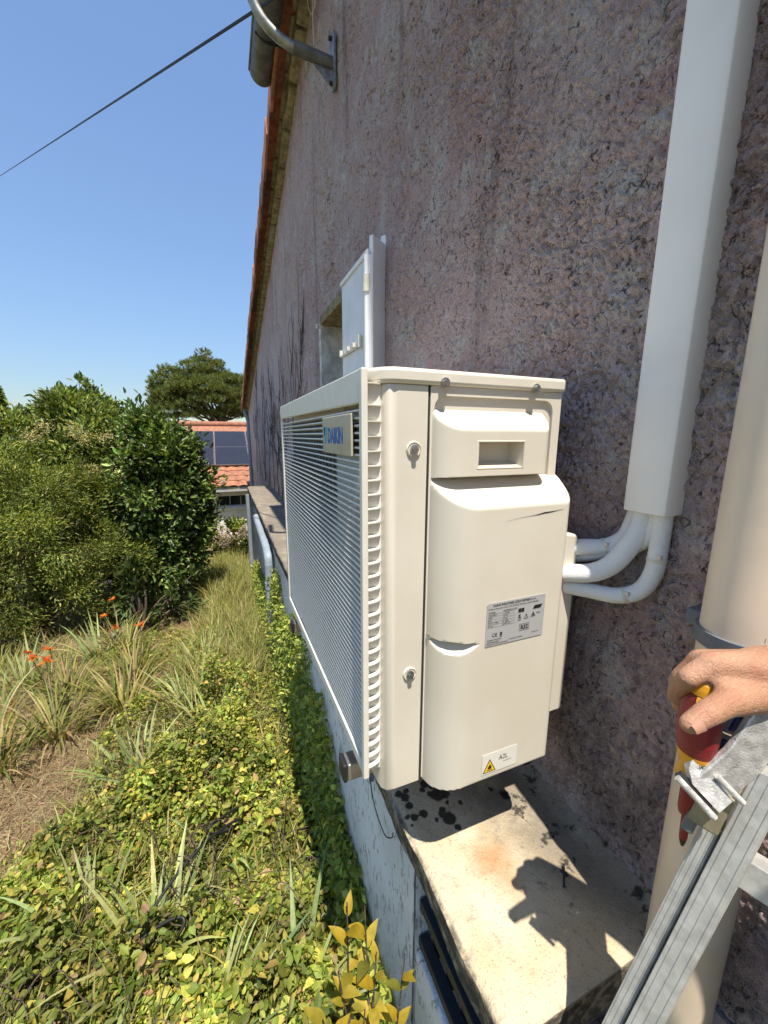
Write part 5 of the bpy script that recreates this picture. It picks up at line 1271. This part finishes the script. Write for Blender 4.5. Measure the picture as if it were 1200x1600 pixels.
# ------------------------------------------------------------------ the person on the ladder
def person():
    HD = dict(i_mcp=(.4790, .2225, -.2450), i_pip=(.4580, .2300, -.2610), i_dip=(.4780, .2480, -.2950), i_tip=(.4900, .2490, -.3060),
              m_mcp=(.4910, .2370, -.2530), m_pip=(.4820, .2490, -.2790), m_dip=(.4970, .2590, -.3150), m_tip=(.5080, .2490, -.3240),
              r_mcp=(.5094, .2479, -.2657), r_pip=(.5050, .2640, -.3000), r_dip=(.5140, .2620, -.3350), r_tip=(.5200, .2480, -.3400),
              l_mcp=(.5300, .2522, -.2816), l_pip=(.5240, .2680, -.3200), l_dip=(.5260, .2600, -.3480), l_tip=(.5310, .2480, -.3500))
    mb = MB()
    def cap(p, q, r0, r1, n=18, m=6):
        p, q = Vector(p), Vector(q); d = (q - p); L = d.length; d.normalize(); path = []; rs = []
        for i in range(m + 1):
            a = math.pi / 2 * (1 - i / m); path.append(p - d * r0 * math.sin(a)); rs.append(max(1e-4, r0 * math.cos(a)))
        for i in range(1, m + 1):
            a = math.pi / 2 * i / m
            if i == 1: path.append(q); rs.append(r1)
            path.append(q + d * r1 * math.sin(a)); rs.append(max(1e-4, r1 * math.cos(a)))
        mb.tube(path, rs, n)
    def ball(c, rx, ry, rz, ax=None):
        c = Vector(c); B_ = ax or (Vector((1, 0, 0)), Vector((0, 1, 0)), Vector((0, 0, 1))); n = 20; rows = []
        for i in range(1, 12):
            th = math.pi * i / 12; rows.append([c + B_[0] * rx * math.sin(th) * math.cos(f) + B_[1] * ry * math.sin(th) * math.sin(f) + B_[2] * rz * math.cos(th) for f in [2 * math.pi * k / n for k in range(n)]])
        for a, b in zip(rows[:-1], rows[1:]): mb.ring(a, b)
        mb.cap(rows[0]); mb.cap(rows[-1])
    wrist = Vector((.5450, .1890, -.2500)); elbow = Vector((.650, -.050, -.160)); sh = Vector((.632, -.310, .060))
    # right arm
    cap(sh, elbow, .052, .042); cap(elbow, wrist + Vector((.005, -.012, .008)), .042, .0285); cap(wrist + Vector((.004, -.01, .006)), wrist + Vector((-.012, .012, -.006)), .0290, .0285)
    cap(wrist + Vector((.004, .006, -.014)), Vector((.520, .206, -.272)), .0235, .024)
    # back of the hand
    for k, r in (('i_mcp', .0140), ('m_mcp', .0140), ('r_mcp', .0130), ('l_mcp', .0120)): cap(wrist + (Vector(HD[k]) - Vector((.49, .24, -.26))) * .35 + Vector((-.008, .008, .000)), HD[k], .0200, r)
    cap((.515, .212, -.258), (.490, .226, -.252), .022, .016); cap((.527, .216, -.272), (.510, .232, -.268), .022, .018)
    # fingers
    for f, (a, b, c, e) in dict(i=(.0125, .0112, .0098, .0085), m=(.0125, .0113, .0100, .0087), r=(.0118, .0106, .0094, .0082), l=(.0105, .0094, .0084, .0074)).items():
        cap(HD[f + '_mcp'], HD[f + '_pip'], a, b); cap(HD[f + '_pip'], HD[f + '_dip'], b, c); cap(HD[f + '_dip'], HD[f + '_tip'], c, e)
    # thumb with its fleshy base
    tc, tm, ti, tt = (.5100, .1960, -.2700), (.4660, .1955, -.2690), (.4360, .1975, -.2750), (.4170, .2015, -.2850)
    cap(wrist + Vector((-.008, .000, -.008)), tc, .0245, .0225); cap(tc, tm, .0215, .0150); cap(tm, ti, .0135, .0122); cap(ti, tt, .0122, .0098)
    cap((.500, .206, -.262), (.478, .206, -.262), .018, .011); cap((.508, .203, -.285), (.488, .202, -.280), .0155, .012)
    # torso, neck, head (bent forward over the work), left arm holding the ladder
    hips = Vector((.50, -.52, -.42)); chest = Vector((.51, -.36, .02)); nk = Vector((.50, -.33, .19))
    cap(hips, (.50, -.44, -.2), .150, .145, 24); cap((.50, -.44, -.2), chest, .145, .150, 24); cap((.40, -.35, .06), (.60, -.34, .06), .085, .085, 24)
    cap(chest, nk, .07, .055); cap(nk, (.490, -.30, .30), .052, .050)
    fw_ = Vector((-.15, .85, -.45)).normalized(); rt = fw_.cross(Vector((0, 0, 1))).normalized(); u_ = rt.cross(fw_)
    hc = Vector((.485, -.27, .36)); ball(hc, .072, .090, .095, (rt, fw_, u_)); ball(hc + fw_ * .03 - u_ * .05, .055, .062, .055, (rt, fw_, u_))
    cap(hc + fw_ * .088 + u_ * .012, hc + fw_ * .108 - u_ * .018, .007, .011)                         # nose
    cap(hc + fw_ * .083 - u_ * .052 - rt * .018, hc + fw_ * .083 - u_ * .052 + rt * .018, .007, .007); cap(hc + fw_ * .074 - u_ * .088, hc + fw_ * .06 - u_ * .088, .018, .02)
    for sg in (-1, 1):
        ball(hc + rt * sg * .074 - fw_ * .004 - u_ * .012, .008, .018, .030, (rt, fw_, u_)); ball(hc + fw_ * .080 + rt * sg * .031 + u_ * .016, .013, .008, .009, (rt, fw_, u_))
    cap((.365, -.36, .06), (.28, -.40, -.20), .05, .040); cap((.28, -.40, -.20), (.30, -.22, -.40), .040, .028); ball((.325, -.18, -.43), .03, .03, .045)
    for k in range(4): cap((.335, -.190 + .014 * k, -.43), (.372, -.186 + .014 * k, -.452), .010, .009); cap((.372, -.186 + .014 * k, -.452), (.362, -.186 + .014 * k, -.475), .009, .008)
    cap((.315, -.195, -.41), (.355, -.205, -.405), .012, .010)
    for sx in (.41, .59):                                                                          # legs inside the trousers
        cap((sx, -.50, -.45), (sx, -.40, -.92), .085, .058); cap((sx, -.40, -.92), (sx, -.50, -1.33), .055, .040)
    o = mb.build('person', M['skin'], org=(.50, -.45, -1.38))
    md = o.modifiers.new('weld', 'REMESH'); md.mode = 'VOXEL'; md.voxel_size = .0033; md.use_smooth_shade = True
    s = o.modifiers.new('soft', 'SMOOTH'); s.factor = .5; s.iterations = 6
    dc = o.modifiers.new('thin', 'DECIMATE'); dc.ratio = .22
    dg = bpy.context.evaluated_depsgraph_get(); me = bpy.data.meshes.new_from_object(o.evaluated_get(dg)); o.modifiers.clear(); o.data = me
    me.polygons.foreach_set('use_smooth', [True] * len(me.polygons)); me.materials.clear(); me.materials.append(M['skin'])
    tag(o, 'person whose bare right hand grips a screwdriver, arm entering from the right', 'person')
    # thumb nail
    n0 = Vector(ti); n1 = Vector(tt); d = (n1 - n0).normalized(); out = -FW - Vector((.30, 0, 0)); out = (out - d * out.dot(d)).normalized(); sd = d.cross(out)
    m = MB(); rows = []
    for i in range(6):
        u = i / 5; c = n0 + d * (.015 + .0105 * u); w = .0062 * (1 - .35 * max(0, u - .7) / .3)
        rows.append([c + (out * math.cos(a) + sd * math.sin(a)) * (.0121 - .0016 * u) for a in [-.50 + 1.0 * j / 6 for j in range(7)]])
    for a, b in zip(rows[:-1], rows[1:]): m.ring(a, b, close=False)
    m.build('thumbnail', M['nail'], o, smooth=60)
    # hair, shirt, trousers, shoes
    def cloth(name, mat, fn, vox=.012):
        nonlocal mb
        keep = mb; mb = MB(); fn(); c = mb.build(name, mat, o); mb = keep
        md = c.modifiers.new('weld', 'REMESH'); md.mode = 'VOXEL'; md.voxel_size = vox; md.use_smooth_shade = True; s = c.modifiers.new('soft', 'SMOOTH'); s.factor = .5; s.iterations = 4
        return c
    def f_hair():
        ball(hc - fw_ * .018 + u_ * .022, .077, .088, .086, (rt, fw_, u_))
    cloth('hair', M['hair'], f_hair, .008)
    def f_shirt():
        cap(hips + Vector((0, .02, .03)), (.50, -.44, -.2), .160, .155, 24); cap((.50, -.44, -.2), chest, .155, .160, 24); cap((.40, -.355, .06), (.60, -.345, .06), .095, .095, 24); cap(chest, (.50, -.34, .13), .10, .068)
        cap(sh, sh.lerp(elbow, .55), .064, .058); cap((.365, -.36, .06), (.32, -.38, -.07), .062, .056)
    cloth('shirt', M['shirt'], f_shirt)
    def f_tr():
        for sx in (.41, .59): cap((sx, -.50, -.45), (sx, -.40, -.92), .105, .075); cap((sx, -.40, -.92), (sx, -.50, -1.30), .072, .062)
        cap((.43, -.50, -.42), (.57, -.50, -.42), .135, .135)
    cloth('trousers', M['trouser'], f_tr)
    def f_sh():
        for sx in (.41, .59): cap((sx, -.52, -1.37), (sx, -.36, -1.385), .042, .038)
    cloth('shoes', M['shoe'], f_sh)
person()
